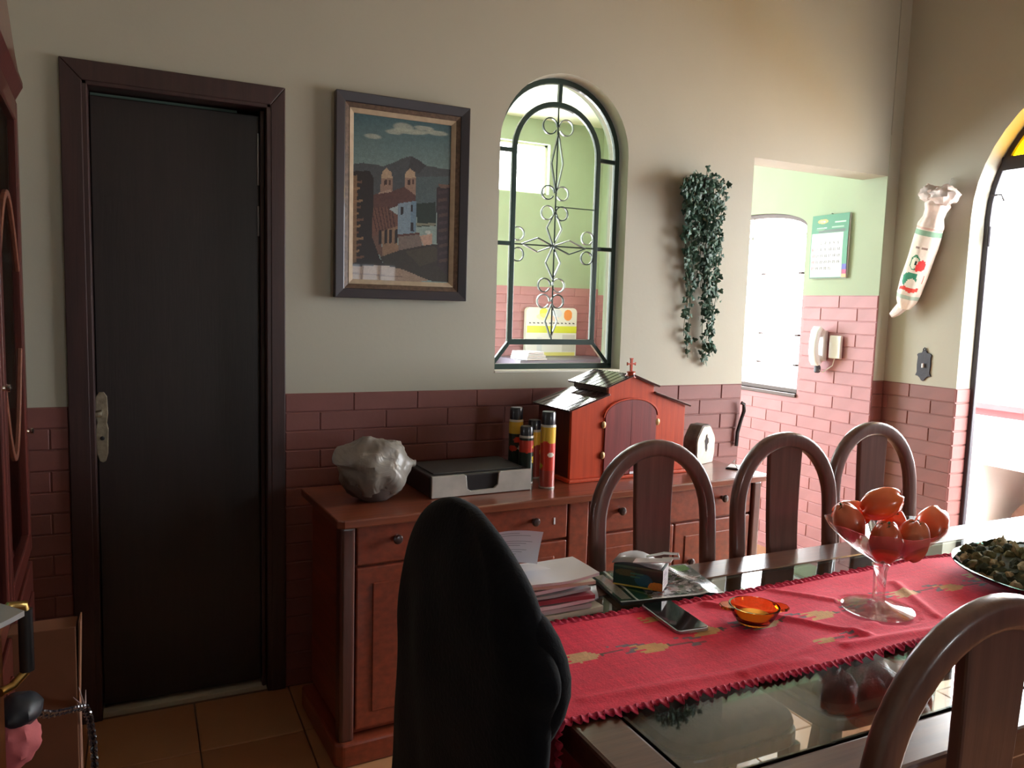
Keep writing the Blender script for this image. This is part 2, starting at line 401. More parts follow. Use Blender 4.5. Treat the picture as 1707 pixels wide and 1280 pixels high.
def bricks(parent, axis, plane, u0, u1, z0, z1, m, holes=(), L=0.24, H=0.067, J=0.004, zmin=0.0):
    k = 0; z = z1
    while z - H > z0 - 1e-6 or z > z0 + 0.02:
        zb = max(z-H, z0); off = (k % 2) * L/2
        segs = []; u = u0 - off
        while u < u1 - 1e-6:
            a, b = max(u, u0), min(u+L, u1); u += L
            if b - a < 0.02: continue
            parts = [(a, b)]
            for (ha, hb, hz0, hz1) in holes:
                if hz1 <= zb + .002 or hz0 >= z - .002: continue
                np_ = []
                for (p, q) in parts:
                    if hb <= p or ha >= q: np_.append((p, q)); continue
                    if p < ha - .02: np_.append((p, ha))
                    if q > hb + .02: np_.append((hb, q))
                parts = np_
            segs += parts
        for a, b in segs:
            me = brick_mesh(round(b-a-J, 3), round(z-zb-J, 3), axis, m)
            o = bpy.data.objects.new('brick', me); COL.objects.link(o); o.parent = parent
            uc, zc = (a+b)/2, (z+zb)/2; j = random.uniform(0, .0012)
            o.location = (uc, plane + j, zc) if axis == 'y' else (plane + j, uc, zc)
        z -= H; k += 1
bricks(wall_back, 'y', D, 0.447, 2.485, 0.0, WZ, M_red)
bricks(wall_back, 'y', D, -0.62, -0.207, 0.0, LOWL, M_red)
bricks(wall_back, 'y', D, KX, XR, 0.0, WZ, M_red)
bricks(wall_right, 'x', XR, RC+RR, D, 0.0, WZ, M_red)
bricks(wall_kright, 'x', KX, D, KY, 0.0, KW, M_pink, holes=[(WY0-.01, WY1+.01, WZ0-.01, 3)])
bricks(wall_kback, 'y', KY, 2.16, KX, 0.30, KLOW, M_pink)
# reveal bricks of the arched door (they face the camera side, -Y)
rv = bpy.data.objects
k = 0; z = WZ
while z > 0.03:
    zb = max(0, z-.067); me = brick_mesh(RT-.006, round(z-zb-.006, 3), 'y', M_red)
    o = bpy.data.objects.new('brick', me); COL.objects.link(o); o.parent = wall_right; o.location = (XR+RT/2, RC+RR, (z+zb)/2); z -= .067

# ---------------- floor tiles
tm = MB(); a = 0.155
tv = [(-a,-a,-.012),(a,-a,-.012),(a,a,-.012),(-a,a,-.012),(-a,-a,-.002),(a,-a,-.002),(a,a,-.002),(-a,a,-.002),(-a+.002,-a+.002,0),(a-.002,-a+.002,0),(a-.002,a-.002,0),(-a+.002,a-.002,0)]
tf = [(8,9,10,11)] + [(i, (i+1)%4, 4+(i+1)%4, 4+i) for i in range(4)] + [(4+i, 4+(i+1)%4, 8+(i+1)%4, 8+i) for i in range(4)]
TILEM = [M_tile, mat('floor_tile_b', (0.44, 0.22, 0.10), 0.3, scale=1.5, col2=(0.30, 0.10, 0.045), bump=0.05), mat('floor_tile_c', (0.56, 0.33, 0.17), 0.3, scale=1.5, col2=(0.42, 0.19, 0.09), bump=0.05)]
tms = []
for mm in TILEM:
    me = bpy.data.meshes.new('floor_tile'); me.from_pydata(tv, [], tf); me.materials.append(mm); tms.append(me)
P_ = 0.3145
for i in range(14):
    for j in range(10):
        x = XL + P_/2 + i*P_; y = D - P_/2 - j*P_
        if x + .15 > XR + .2: continue
        o = bpy.data.objects.new('tile', random.choice(tms)); COL.objects.link(o); o.parent = floor; o.location = (x, y, random.uniform(-.0006, .0004))
# strip under the door, its pale colour stands for light through the gap
struct('trim_1', MB().box((DX0+.005, D+.03, -.012), (DX1-.005, D+.12, .006)), mat('pale_threshold_light', (0.50, 0.46, 0.36), 0.5, var=0.1), bevel=.002)

# ------------------------------------------------------------------ door in the back wall
door = MB().box((DX0+.018, D+.055, .02), (DX1-.03, D+.09, 2.000))
door = obj('door_1', door, M_dwood, bevel=.003); tag(door, 'dark brown flush wooden door in the back wall', 'door'); door['kind'] = 'structure'
hp = MB(); hx, hz = -0.118, 0.975
hp.prism([(hx-.016, hz-.10), (hx-.009, hz-.125), (hx, hz-.13), (hx+.009, hz-.125), (hx+.016, hz-.10), (hx+.018, hz-.02), (hx+.014, hz), (hx+.018, hz+.03), (hx+.016, hz+.085), (hx+.007, hz+.10), (hx-.007, hz+.10), (hx-.016, hz+.085), (hx-.018, hz+.03), (hx-.014, hz), (hx-.018, hz-.02)], D+.050, D+.0555, 'y')
pl_ = obj('handle_plate', hp, M_oldbrass, door, bevel=.0015)
hl = MB(); hl.tube([(hx, D+.05, hz+.035), (hx, D+.012, hz+.035), (hx+.004, D+.006, hz+.035)], .008, 10)
hl.sweep([(hx-.004, D+.006, hz+.036), (hx+.02, D+.004, hz+.035), (hx+.05, D+.006, hz+.030), (hx+.075, D+.01, hz+.034)][::1], rrect(.009, .006, .004), ref=(0, 1, 0))
hl.xform(Matrix.Translation((hx, 0, 0)) @ Matrix.Scale(-1, 4, (1, 0, 0)) @ Matrix.Translation((-hx, 0, 0)))
hl.v = [(hx + (p[0]-hx)*0.42, p[1], p[2]) for p in hl.v]
obj('door_handle', hl, M_oldbrass, pl_, smooth=True)
kh = MB().lathe([(.006, 0), (.007, .002), (.003, .003)], 10); kh.xform(Matrix.Translation((hx, D+.05, hz-.05)) @ Matrix.Rotation(radians(90), 4, 'X')); obj('keyhole', kh, M_black, pl_)
fr = MB()
FY = D - .014
fr.prism([(-.207, 0), (DX0+.002, 0), (DX0+.002, DZ-.005), (-.207, 2.086)], FY, D+.0, 'y')
fr.prism([(.447, 0), (.447, 2.086), (DX1-.002, DZ-.005), (DX1-.002, 0)], FY, D+.0, 'y')
fr.prism([(-.207, 2.086), (DX0+.002, DZ-.005), (DX1-.002, DZ-.005), (.447, 2.086)], FY, D+.0, 'y')
fr.box((DX0-.001, FY+.002, 0), (DX0+.016, D+.12, DZ)); fr.box((DX1-.016, FY+.002, 0), (DX1+.001, D+.12, DZ)); fr.box((DX0, FY+.002, DZ-.016), (DX1, D+.12, DZ+.001))
fr.box((DX1-.030, D+.03, 0), (DX1-.016, D+.12, DZ-.016))
t1 = struct('trim_2', fr, M_frame, bevel=.003)
for z0, z1 in ((1.77, 1.94), (1.60, 1.70)):  # grey rods stand for light showing in the gap at the door's right
    obj('hinge_and_gap_light', MB().tube([(DX1-.034, D+.05, z0), (DX1-.034, D+.05, z1)], .0035, 8), mat('gap_light_grey', (.35, .34, .36), .35, metal=.6), door, smooth=True)
obj('top_gap_light', MB().box((DX0+.02, D+.062, 2.001), (DX1-.10, D+.08, 2.009)), mat('grey_green_strip', (.06, .10, .08), .7), door)  # greenish strip stands for light showing through the gap above the door

# ------------------------------------------------------------------ arched iron grille
GY = D + .072
def G(x, y): p = onY(x, y, GY); return (p.x, GY, p.z)
gr = thing('window_grille', 'dark green wrought iron grille in the arched opening of the back wall', 'window grille', (acx, GY, AZ0))
GO = Vector((acx, GY, AZ0))
def gobj(name, mb, m, **k):
    mb.v = [(p[0]-GO.x, p[1]-GO.y, p[2]-GO.z) for p in mb.v]; return obj(name, mb, m, gr, **k)
ox0, ox1 = AX0+.013, AX1-.013; oz0 = AZ0+.014; orr = (ox1-ox0)/2
outer = [(ox0, GY, oz0)] + [(x, GY, z) for x, z in reversed(arch_pts(acx, AZS, orr, 28))] + [(ox1, GY, oz0)]
bar = rrect(.0105, .010, .002, 1)
m_ = MB().sweep(outer, bar, closed=False); m_.box((ox0-.01, GY-.01, oz0-.011), (ox1+.01, GY+.01, oz0+.011))
gobj('outer_frame', m_, M_iron, bevel=.001)
ix0, ix1, iz0, itop = 1.333, 1.716, 1.245, 2.195
icx, ir = (ix0+ix1)/2, (ix1-ix0)/2
inner = [(ix0, GY, iz0)] + [(x, GY, z) for x, z in reversed(arch_pts(icx, itop-ir*1.02, ir, 24))] + [(ix1, GY, iz0)]
m_ = MB().sweep(inner, rrect(.0105, .009, .002, 1)); m_.box((ix0-.01, GY-.01, iz0-.011), (ix1+.01, GY+.01, iz0+.011)); gobj('inner_frame', m_, M_iron, bevel=.001)
for a_, b_ in (((icx+.002, itop), (acx, AZS+orr)), ((ix1, 1.995), (ox1, 1.992)), ((ix1, 1.634), (ox1, 1.634)), ((ix0, 1.634), (ox0, 1.634)), ((ix0, 1.995), (ox0, 1.995)), ((ix0, iz0), (ox0, oz0)), ((ix1, iz0), (ox1, oz0))):
    gobj('spoke', MB().sweep([(a_[0], GY, a_[1]), (b_[0], GY, b_[1])], rrect(.008, .008, .001, 1)), M_iron, bevel=.001)
flat = rrect(.0022, .006, .0008, 1)
gobj('center_rod', MB().tube([(icx, GY, itop-.01), (icx, GY, iz0+.01)], .0035, 6), M_iron, smooth=True)
gobj('cross_rod', MB().tube([(ix0, GY, 1.634), (ix1, GY, 1.634)], .003, 6).tube([(icx, GY, 1.792), (ix1, GY, 1.792)], .0022, 6), M_iron, smooth=True)
def scroll(cx, cz, r, a0, turn=1, n=22, sweep_=335):
    pts = []
    for i in range(n+1):
        a = radians(a0 + turn*sweep_*i/n); rr = r*(1 - .10*i/n); pts.append((cx+rr*cos(a), GY, cz+rr*sin(a)))
    return pts
def diamond(p0, p1, wd):
    dx, dz = p1[0]-p0[0], p1[1]-p0[1]; L = sqrt(dx*dx+dz*dz); nx, nz = -dz/L, dx/L
    for s_ in (1, -1):
        mx, mz = (p0[0]+p1[0])/2 + nx*wd*s_, (p0[1]+p1[1])/2 + nz*wd*s_
        gobj('diamond_bar', MB().sweep([(p0[0], GY, p0[1]), (mx, GY, mz)], flat).sweep([(mx, GY, mz), (p1[0], GY, p1[1])], flat), M_iron if s_ < 0 else M_silver)
cxg = icx - .012
diamond((icx+.002, 2.085), (icx, 1.84), .026); diamond((cxg+.012, 1.775), (cxg+.006, 1.634), .034); diamond((cxg+.006, 1.634), (cxg+.01, 1.50), .034)
diamond((cxg+.008, 1.40), (cxg+.008, 1.262), .028); diamond((cxg+.006, 1.634), (ix0+.045, 1.636), .028); diamond((cxg+.006, 1.634), (ix1-.045, 1.632), .028)
SR = .029
def scroll_pair(cx, cz, up, r=SR):      # two loops left and right of the rod
    for s_ in (-1, 1):
        pts = scroll(cx + s_*(r+.004), cz, r, 90 - s_*90 if False else (180 if s_ > 0 else 0), turn=(-s_ if up else s_))
        gobj('scroll', MB().sweep(pts, flat), M_silver if s_*up > 0 else M_iron, smooth=False)
scroll_pair(icx, 2.105, 1, .033); scroll_pair(icx-.004, 1.845, 1); scroll_pair(icx-.004, 1.765, -1); scroll_pair(icx-.008, 1.475, 1); scroll_pair(icx-.010, 1.41, -1)
for sx, cx in ((1, ix1-.038), (-1, ix0+.026)):
    for sz in (1, -1):
        gobj('scroll', MB().sweep(scroll(cx, 1.634 + sz*.040, .028, 0 if sx > 0 else 180, turn=sz*sx), flat), M_silver if sz > 0 else M_iron)
# white painted sill
struct('trim_3', MB().box((AX0, D-.003, AZ0-.006), (AX1, D+T+.012, AZ0+.003)), M_white, bevel=.002)

# ------------------------------------------------------------------ arched door on the right: frame, fanlight, outside
fx0, fx1 = XR+RT-.05, XR+RT-.01
rf = MB(); fw = .024
def swp(pts): rf.sweep([(fx0+.02, p, q) for p, q in pts], rrect(fw/2, .012, .003, 1), ref=(1, 0, 0))
rr_ = RR - fw/2
swp([(RC+rr_, 0.0), (RC+rr_, RZS)]); swp([(RC-rr_, 0.0), (RC-rr_, RZS)]); swp(list(arch_pts(RC, RZS, rr_, 28)))
TZ = 2.085
yw = sqrt(rr_**2 - (TZ-RZS)**2)
rf.box((fx0, RC-yw, TZ-.03), (fx1, RC+yw, TZ+.03))
dframe = struct('door_2', rf, mat('dark_steel_frame', (.03, .025, .035), .5)); tag(dframe, 'dark steel frame of the arched doorway with yellow fanlight', 'door frame')
hub = (RC, TZ+.03)
for i, ang in enumerate((35, 90, 145)):
    a = radians(ang); e = (RC + cos(a)*.5, TZ + sin(a)*.30)
    obj('fanlight_bar', MB().sweep([(fx0+.02, hub[0], hub[1]), (fx0+.02, e[0], e[1])], rrect(.009, .012, .002, 1), ref=(1, 0, 0)), MATS.get('dark_steel_frame'), dframe)
aa = math.asin((TZ+.03-RZS)/rr_)
ap = [(RC+rr_*cos(aa + (pi-2*aa)*i/28), RZS+rr_*sin(aa + (pi-2*aa)*i/28)) for i in range(29)]
for (i0, i1) in ((0, 7), (7, 14), (14, 21), (21, 28)):
    obj('fanlight_pane', MB().prism([hub] + ap[i0:i1+1], fx0+.017, fx0+.022, 'x'), M_ypane, dframe)
for zz in (1.72, 0.30):
    obj('hinge_and_gap_light', MB().tube([(fx0-.004, RC+rr_-.022, zz), (fx0-.004, RC+rr_-.022, zz+.09)], .008, 8), MATS['dark_steel_frame'], dframe, smooth=True)
hk = MB().tube([(fx0, RC+rr_-.01, 1.95), (fx0, RC+rr_-.06, 1.95), (fx0, RC+rr_-.075, 1.92)], .004, 6); obj('hook', hk, MATS['dark_steel_frame'], dframe, smooth=True)
# terrace outside
tf_ = struct('floor_terrace', MB().box((XR+RT, -1.6, -.15), (7.5, 7.5, -.02)), M_concrete)
pw = struct('wall_terrace', MB().box((5.6, -1.6, -.02), (5.75, 6.5, .74)).box((5.55, -1.6, .74), (5.80, 6.5, .78)), mat('terrace_wall_paint', (.20, .055, .060), .8, var=.1))
struct('ceiling_terrace_blocker', MB().box((XR+RT, -1.6, 2.62), (6.3, 2.95, 2.70)), M_white)  # unseen roof added to cut the daylight entering by the arched doorway
cn = thing('masonry_counter', 'white masonry counter outside the arched doorway, overexposed by daylight', 'counter', (4.78, 2.4, -.02))
obj('slab', MB().box((-.32, -.9, .72), (.30, 1.3, .77)), M_white_ext, cn, bevel=.008)
for y0_, y1_ in ((-.85, -.70), (.51, 1.25)): obj('pier', MB().box((-.28, y0_, 0), (.25, y1_, .72)), M_white_ext, cn, bevel=.006)
obj('apron', MB().box((-.28, -.70, .55), (-.22, .51, .72)), M_white_ext, cn, bevel=.004)
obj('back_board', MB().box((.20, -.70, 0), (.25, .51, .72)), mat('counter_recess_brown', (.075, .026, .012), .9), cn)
sk = MB().ball((0, 0, .19), (.17, .24, .19), 28, 18, fn=lambda d: 1+.12*noise.noise(d*2.2)+.05*noise.noise(d*6))
tag(obj('sack', sk, mat('beige_sack', (.13, .075, .05), .9, var=.2), loc=(4.74, 2.60, -.02), smooth=True), 'beige sack in the recess under the white counter outside', 'sack')
tag(obj('folded_cloth', MB().prism(rrect(.10, .06, .02, 3), 0, .035, 'z'), M_white_ext, loc=(4.62, 2.92, .751), bevel=.01), 'white folded cloth on the masonry counter outside', 'cloth')

# ------------------------------------------------------------------ kitchen windows
kwc, kwr = (WY0+WY1)/2, (WY1-WY0)/2
kx = KX + .035
wfm = MB(); wp = rrect(.013, .014, .003, 1)
def wsw(pts): wfm.sweep([(kx, p, q) for p, q in pts], wp, ref=(1, 0, 0))
wsw([(WY0+.013, WZ0), (WY0+.013, WZS)]); wsw([(WY1-.013, WZ0), (WY1-.013, WZS)]); wsw(arch_pts(kwc, WZS-.004, kwr-.012, 24, rz=WRISE-.008)); wsw([(WY0, WZ0+.013), (WY1, WZ0+.013)])
M_wframe = mat('brown_window_frame', (.09, .055, .05), .5)
kwin = struct('window_1', wfm, M_wframe); tag(kwin, 'arched kitchen window beside the calendar, glaring with daylight', 'window')
obj('window_bar', MB().sweep([(kx, WY0, 1.835), (kx, WY1, 1.835)], rrect(.008, .008, .002, 1), ref=(1, 0, 0)), M_white, kwin)
obj('window_bar', MB().sweep([(kx, kwc, WZ0), (kx, kwc, WZS+WRISE-.01)], rrect(.006, .008, .002, 1), ref=(1, 0, 0)), M_white, kwin)
for zz in (1.10, 1.27, 1.62):
    for sgn, yy in ((1, WY0+.03), (-1, WY0+.32)):
        obj('latch', MB().box((kx-.03, yy-.006, zz-.008), (kx-.012, yy+.02, zz+.004)), M_wframe, kwin, bevel=.001)
# louvre panes of the kitchen window
for i in range(5):
    z0 = WZ0+.03 + i*.178
    for (a, b) in ((WY0+.03, kwc-.01), (kwc+.01, WY1-.03)):
        obj('pane', MB().box((kx-.002, a, z0), (kx+.002, b, z0+.170)), M_pane, kwin)
struct('trim_4', MB().box((KX-.012, WY0-.0, WZ0-.02), (KX+T, WY1+.0, WZ0)), M_wframe, bevel=.003)
bw = MB()
for x_ in (BX0+.01, (BX0+BX1)/2, BX1-.01): bw.box((x_-.01, KY+.05, BZ0), (x_+.01, KY+.07, BZ1))
bw.box((BX0, KY+.05, BZ0), (BX1, KY+.07, BZ0+.015)); bw.box((BX0, KY+.05, BZ1-.015), (BX1, KY+.07, BZ1))
w3 = struct('window_2', bw, M_white); tag(w3, 'small high window in the kitchen back wall, glaring white behind the grille', 'window')
for i in range(2):
    a = BX0 + (BX1-BX0)*i/2
    obj('pane', MB().box((a+.02, KY+.058, BZ0+.015), (a+(BX1-BX0)/2-.02, KY+.061, BZ1-.015)), M_pane, w3)
lw = MB()
for x_ in np.linspace(LX0+.015, LX1-.015, 3): lw.box((x_-.015, KY+.04, LZ0), (x_+.015, KY+.07, LZ1))
lw.box((LX0, KY+.04, LZ0), (LX1, KY+.07, LZ0+.03)); lw.box((LX0, KY+.04, LZ1-.03), (LX1, KY+.07, LZ1))
w5 = struct('window_4', lw, M_white); tag(w5, 'large unseen window added to brighten the kitchen, left of the small high one', 'window')  # added out of view to bring more daylight into the kitchen
portal(((LX0+LX1)/2, KY+.14, (LZ0+LZ1)/2), (radians(-90), 0, 0), LX1-LX0, LZ1-LZ0)
ff = MB(); ff.box((FWX0, YF-.08, FWZ0), (FWX1, YF-.05, FWZ0+.03)); ff.box((FWX0, YF-.08, FWZ1-.03), (FWX1, YF-.05, FWZ1))
for x_ in np.linspace(FWX0+.015, FWX1-.015, 4): ff.box((x_-.015, YF-.08, FWZ0), (x_+.015, YF-.05, FWZ1))
w4 = struct('window_3', ff, M_wframe); tag(w4, 'added window behind the viewer in the front wall, for fill daylight', 'window')
portal((XR+RT+.02, RC, 1.25), (0, radians(90), 0), 2.6, 1.2)
portal((KX+T+.02, kwc, (WZ0+WZS)/2+.03), (0, radians(90), 0), 1.1, .95)
portal(((BX0+BX1)/2, KY+.14, (BZ0+BZ1)/2), (radians(-90), 0, 0), BX1-BX0, BZ1-BZ0)
portal(((FWX0+FWX1)/2, YF-.14, (FWZ0+FWZ1)/2), (radians(90), 0, 0), FWX1-FWX0, FWZ1-FWZ0)

# ------------------------------------------------------------------ dining table
TZT = .75
TX0, TX1, TY0, TY1 = .585, 2.62, .70, 1.535
tb = thing('dining_table', 'long dark wooden dining table with an inset glass top', 'table', ((TX0+TX1)/2, (TY0+TY1)/2, 0))
tox, toy = (TX0+TX1)/2, (TY0+TY1)/2
gx0, gx1, gy0, gy1 = .672, 2.535, .785, 1.430
def L_(p): return (p[0]-tox, p[1]-toy, p[2])
def bx(lo, hi): return MB().box(L_(lo), L_(hi))
obj('top_frame', bx((TX0, TY0, TZT-.05), (gx0, TY1, TZT)), M_table, tb, bevel=.006)
obj('top_frame', bx((gx1, TY0, TZT-.05), (TX1, TY1, TZT)), M_table, tb, bevel=.006)
obj('top_frame', bx((gx0, TY0, TZT-.05), (gx1, gy0, TZT)), M_table, tb, bevel=.006)
obj('top_frame', bx((gx0, gy1, TZT-.05), (gx1, TY1, TZT)), M_table, tb, bevel=.006)
obj('glass_top', bx((gx0+.002, gy0+.002, TZT-.008), (gx1-.002, gy1-.002, TZT)), M_tglass, tb, bevel=.0015)
obj('glass_ledge', bx((gx0, gy0, TZT-.03), (gx1, gy0+.012, TZT-.009)), M_table, tb)
obj('glass_ledge', bx((gx0, gy1-.012, TZT-.03), (gx1, gy1, TZT-.009)), M_table, tb)
obj('apron', bx((TX0+.05, TY0+.04, TZT-.13), (TX1-.05, TY0+.065, TZT-.05)), M_table, tb, bevel=.003)
obj('apron', bx((TX0+.05, TY1-.065, TZT-.13), (TX1-.05, TY1-.04, TZT-.05)), M_table, tb, bevel=.003)
obj('apron', bx((TX0+.04, TY0+.065, TZT-.13), (TX0+.065, TY1-.065, TZT-.05)), M_table, tb, bevel=.003)
obj('apron', bx((TX1-.065, TY0+.065, TZT-.13), (TX1-.04, TY1-.065, TZT-.05)), M_table, tb, bevel=.003)
for x_ in (TX0+.065, TX1-.065):
    for y_ in (TY0+.065, TY1-.065):
        p = L_((x_, y_, 0)); lm = MB()
        prof = [(.025, 0), (.030, .02), (.026, .05), (.032, .30), (.040, .52), (.034, .56), (.044, .60)]
        lm.lathe(prof, 16, c=(p[0], p[1], 0)).box((p[0]-.04, p[1]-.04, .60), (p[0]+.04, p[1]+.04, TZT-.05)); obj('leg', lm, M_table, tb, smooth=True)

# ------------------------------------------------------------------ chairs
CH = 1.06
def make_chair(label, loc, rz, group=None):
    t = thing('dining_chair', label, 'chair', loc, rz, group)
    hw_, yb = .192, -.205
    def lean(z): return yb - max(0, z-.45)*.075
    aw = hw_ - .021; zs = .845
    pts = [(-aw*.96, lean(.43), .43), (-aw*.985, lean(.60), .60), (-aw, lean(.72), .72)]
    for i in range(25):
        a = radians(180 - 180*i/24); x = aw*cos(a); z = zs + (CH-.021-zs)*(abs(sin(a))**.92); pts.append((x, lean(z), z))
    pts += [(aw, lean(.72), .72), (aw*.985, lean(.60), .60), (aw*.96, lean(.43), .43)]
    obj('back_frame', MB().sweep(pts, rrect(.021, .015, .010, 3), ref=(0, -1, 0)), M_chair, t, smooth=True)
    sp = MB(); n = 10
    vv = []; 
    for i in range(n+1):
        z = .50 + (CH-.030-.50)*i/n; wd = .050 + .010*(i/n)**2; cv = -.012*sin(pi*i/n)
        for (sx, sy) in ((-1, -.009), (1, -.009), (1, .009), (-1, .009)): vv.append((sx*wd, lean(z)+sy+cv, z))
    fs = []
    for i in range(n):
        for k in range(4): l = (k+1) % 4; fs.append((i*4+k, i*4+l, (i+1)*4+l, (i+1)*4+k))
    fs += [(3,2,1,0), tuple(n*4+k for k in range(4))]
    sp.add(vv, fs); obj('splat', sp, M_chair, t, bevel=.004)
    obj('lower_rail', MB().sweep([(-aw*.97, lean(.51), .515), (0, lean(.51)-.006, .515), (aw*.97, lean(.51), .515)], rrect(.024, .011, .006, 2), ref=(0, 1, 0)), M_chair, t, smooth=True)
    seat = MB(); poly = []
    for i in range(28):
        a = 2*pi*i/28; c, s_ = cos(a), sin(a); e = .35
        poly.append((.185*math.copysign(abs(c)**e, c), -.028 + .165*math.copysign(abs(s_)**e, s_)))
    seat.prism(poly, .405, .44, 'z'); obj('seat_frame', seat, M_chair, t, bevel=.006)
    cu = MB(); rings = [(0.96, .44), (1.0, .452), (.97, .468), (.80, .482), (.4, .488)]
    vv = []; fs = []
    for q, z in rings: vv += [(x*q*.97, y*q*.97, z) for x, y in poly]
    for j in range(len(rings)-1):
        for i in range(28): l = (i+1) % 28; fs.append((j*28+i, j*28+l, (j+1)*28+l, (j+1)*28+i))
    fs += [tuple(range(27, -1, -1)), tuple(4*28+i for i in range(28))]
    cu.add(vv, fs); obj('seat_cushion', cu, mat_cushion, t, smooth=True)
    for sx in (-1, 1):
        obj('leg', MB().sweep([(sx*.165, yb+.012, .43), (sx*.165, yb+.008, .25), (sx*.168, yb-.03, 0)], rrect(.017, .015, .004, 2), ref=(0, 1, 0)), M_chair, t, smooth=True)
        obj('leg', MB().sweep([(sx*.155, .108, .405), (sx*.158, .110, .2), (sx*.160, .113, 0)], lambda q: rrect(.019-.006*q, .019-.006*q, .005, 2), ref=(0, 1, 0)), M_chair, t, smooth=True)
    return t
mat_cushion = mat('brown_seat_fabric', (.14, .07, .05), .85, var=.15, scale=40, bump=.3, bscale=150)
GRPC = 'arched back dining chairs around the table'
YB = 1.61
off = .205 + (CH-.45)*.075
c1 = make_chair('arched dark wood chair behind the table, in front of the red oratory', (1.178, YB-off, 0), pi, GRPC)
dup(c1, (1.622, YB-off, 0), pi, 'arched dark wood chair behind the table, middle one of the far row', GRPC)
dup(c1, (2.066, 1.69-off, 0), pi, 'arched dark wood chair behind the table, rightmost of the far row', GRPC)
dup(c1, (.925, .56+off, 0), 0, 'arched dark wood chair on the near side, cut by the lower right corner', GRPC)
dup(c1, (.465+off-.01, 1.16, 0), -pi/2, 'arched chair at the left table end, covered by the black jacket', GRPC)

# black jacket over the chair at the left end
sil = [(.30,.86,1.49),(.421,.850,1.484),(.56,.845,1.469),(.70,.842,1.443),(.80,.836,1.418),(.859,.838,1.395),(.879,.823,1.388),(.908,.812,1.378),(.923,.823,1.372),(.945,.846,1.364),(.958,.866,1.356),(.976,.868,1.345),(1.002,.888,1.322),(1.025,.928,1.295),(1.045,.972,1.262),(1.060,1.01,1.23),(1.072,1.055,1.18),(1.080,1.09,1.15)]
jk = MB(); NS = 40; vv = []; fs = []
zs_ = [.30 + (1.078-.30)*i/44 for i in range(45)]
for i, z in enumerate(zs_):
    y0 = np.interp(z, [s_[0] for s_ in sil], [s_[1] for s_ in sil]); y1 = np.interp(z, [s_[0] for s_ in sil], [s_[2] for s_ in sil])
    yc, hw_ = (y0+y1)/2, (y1-y0)/2
    th = .036 + .010*sin(z*9)
    if z > 1.0: th *= max(.25, sqrt(max(0, (1.09-z)/.09)))
    for k in range(NS):
        a = 2*pi*k/NS; c, s_ = cos(a), sin(a)
        px_ = .460 + .008*max(0, .9-z) + math.copysign(abs(c)**.8, c)*th*(1 + .22*noise.noise(Vector((a*2.2, z*6, 1)))) + .006*noise.noise(Vector((s_*5, z*5, 3)))
        py_ = yc + math.copysign(abs(s_)**.9, s_)*hw_
        vv.append((px_, py_, z))
for i in range(len(zs_)-1):
    for k in range(NS): l = (k+1) % NS; fs.append((i*NS+k, i*NS+l, (i+1)*NS+l, (i+1)*NS+k))
fs += [tuple(range(NS-1, -1, -1)), tuple((len(zs_)-1)*NS+k for k in range(NS))]
jk.add(vv, fs)
jt = thing('jacket', 'black jacket draped over the chair at the left end of the table', 'jacket', (.46, 1.16, .30))
jk.v = [(p[0]-.46, p[1]-1.16, p[2]-.30) for p in jk.v]
o = obj('jacket_body', jk, M_velvet, jt, smooth=True); md = o.modifiers.new('s', 'SUBSURF'); md.levels = 1; md.render_levels = 1
slv = MB(); pth = [(.0, -.25, .68), (.015, -.285, .64), (.02, -.305, .60), (.02, -.298, .56), (.01, -.265, .50), (.0, -.22, .44)]
slv.sweep(pth, lambda t: [(a*(1+.12*sin(9*t+a*40)), b) for a, b in circ(.024+.008*sin(pi*min(1, t*1.2)), 12)], ref=(1, 0, 0))
o = obj('sleeve', slv, M_velvet, jt, smooth=True); md = o.modifiers.new('s', 'SUBSURF'); md.levels = 1; md.render_levels = 1

# ------------------------------------------------------------------ sideboard
SBA = radians(3.2); SP = Vector((.500, 2.168, 0)); SZ = .76
sb = thing('sideboard', 'red-brown wooden sideboard with drawers against the back wall', 'sideboard', SP, SBA)
SL = 1.72; SD = .43
UX = Vector((cos(SBA), sin(SBA), 0)); UY = Vector((-sin(SBA), cos(SBA), 0))
def sbw(x, y, z=SZ): p = SP + UX*x + UY*y; return (p.x, p.y, z)
obj('top', MB().prism([(0, .015), (.02, 0), (SL-.02, 0), (SL, .015), (SL, SD+.012), (0, SD+.012)], SZ-.026, SZ, 'z'), M_side_top, sb, bevel=.005)
obj('body', MB().box((.035, .045, .085), (SL-.035, SD, SZ-.026)), M_side, sb, bevel=.003)
for x_ in (.014, SL-.064):
    obj('corner_post', MB().box((x_, .022, .07), (x_+.045, .075, SZ-.026)), wood('post_wood', (.10, .026, .018), (.06, .018, .012), .35, .4), sb, bevel=.010, seg=3)
obj('middle_stile', MB().box((.805, .028, .085), (.885, .05, SZ-.028)), M_side, sb, bevel=.004)
obj('plinth', MB().prism([(.0, .03), (.02, .008), (SL-.02, .008), (SL, .03), (SL, SD), (0, SD)], 0, .075, 'z'), M_side, sb, bevel=.008)
def knob(par, x, z):
    k_ = MB().lathe([(.008, 0), (.006, .008), (.013, .014), (.015, .020), (.011, .026), (.003, .028)], 14)
    k_.xform(Matrix.Translation((x, .029, z)) @ Matrix.Rotation(radians(90), 4, 'X')); obj('knob', k_, mat_knob, par, smooth=True)
mat_knob = mat('dark_knob_wood', (.035, .016, .014), .35, coat=.4)
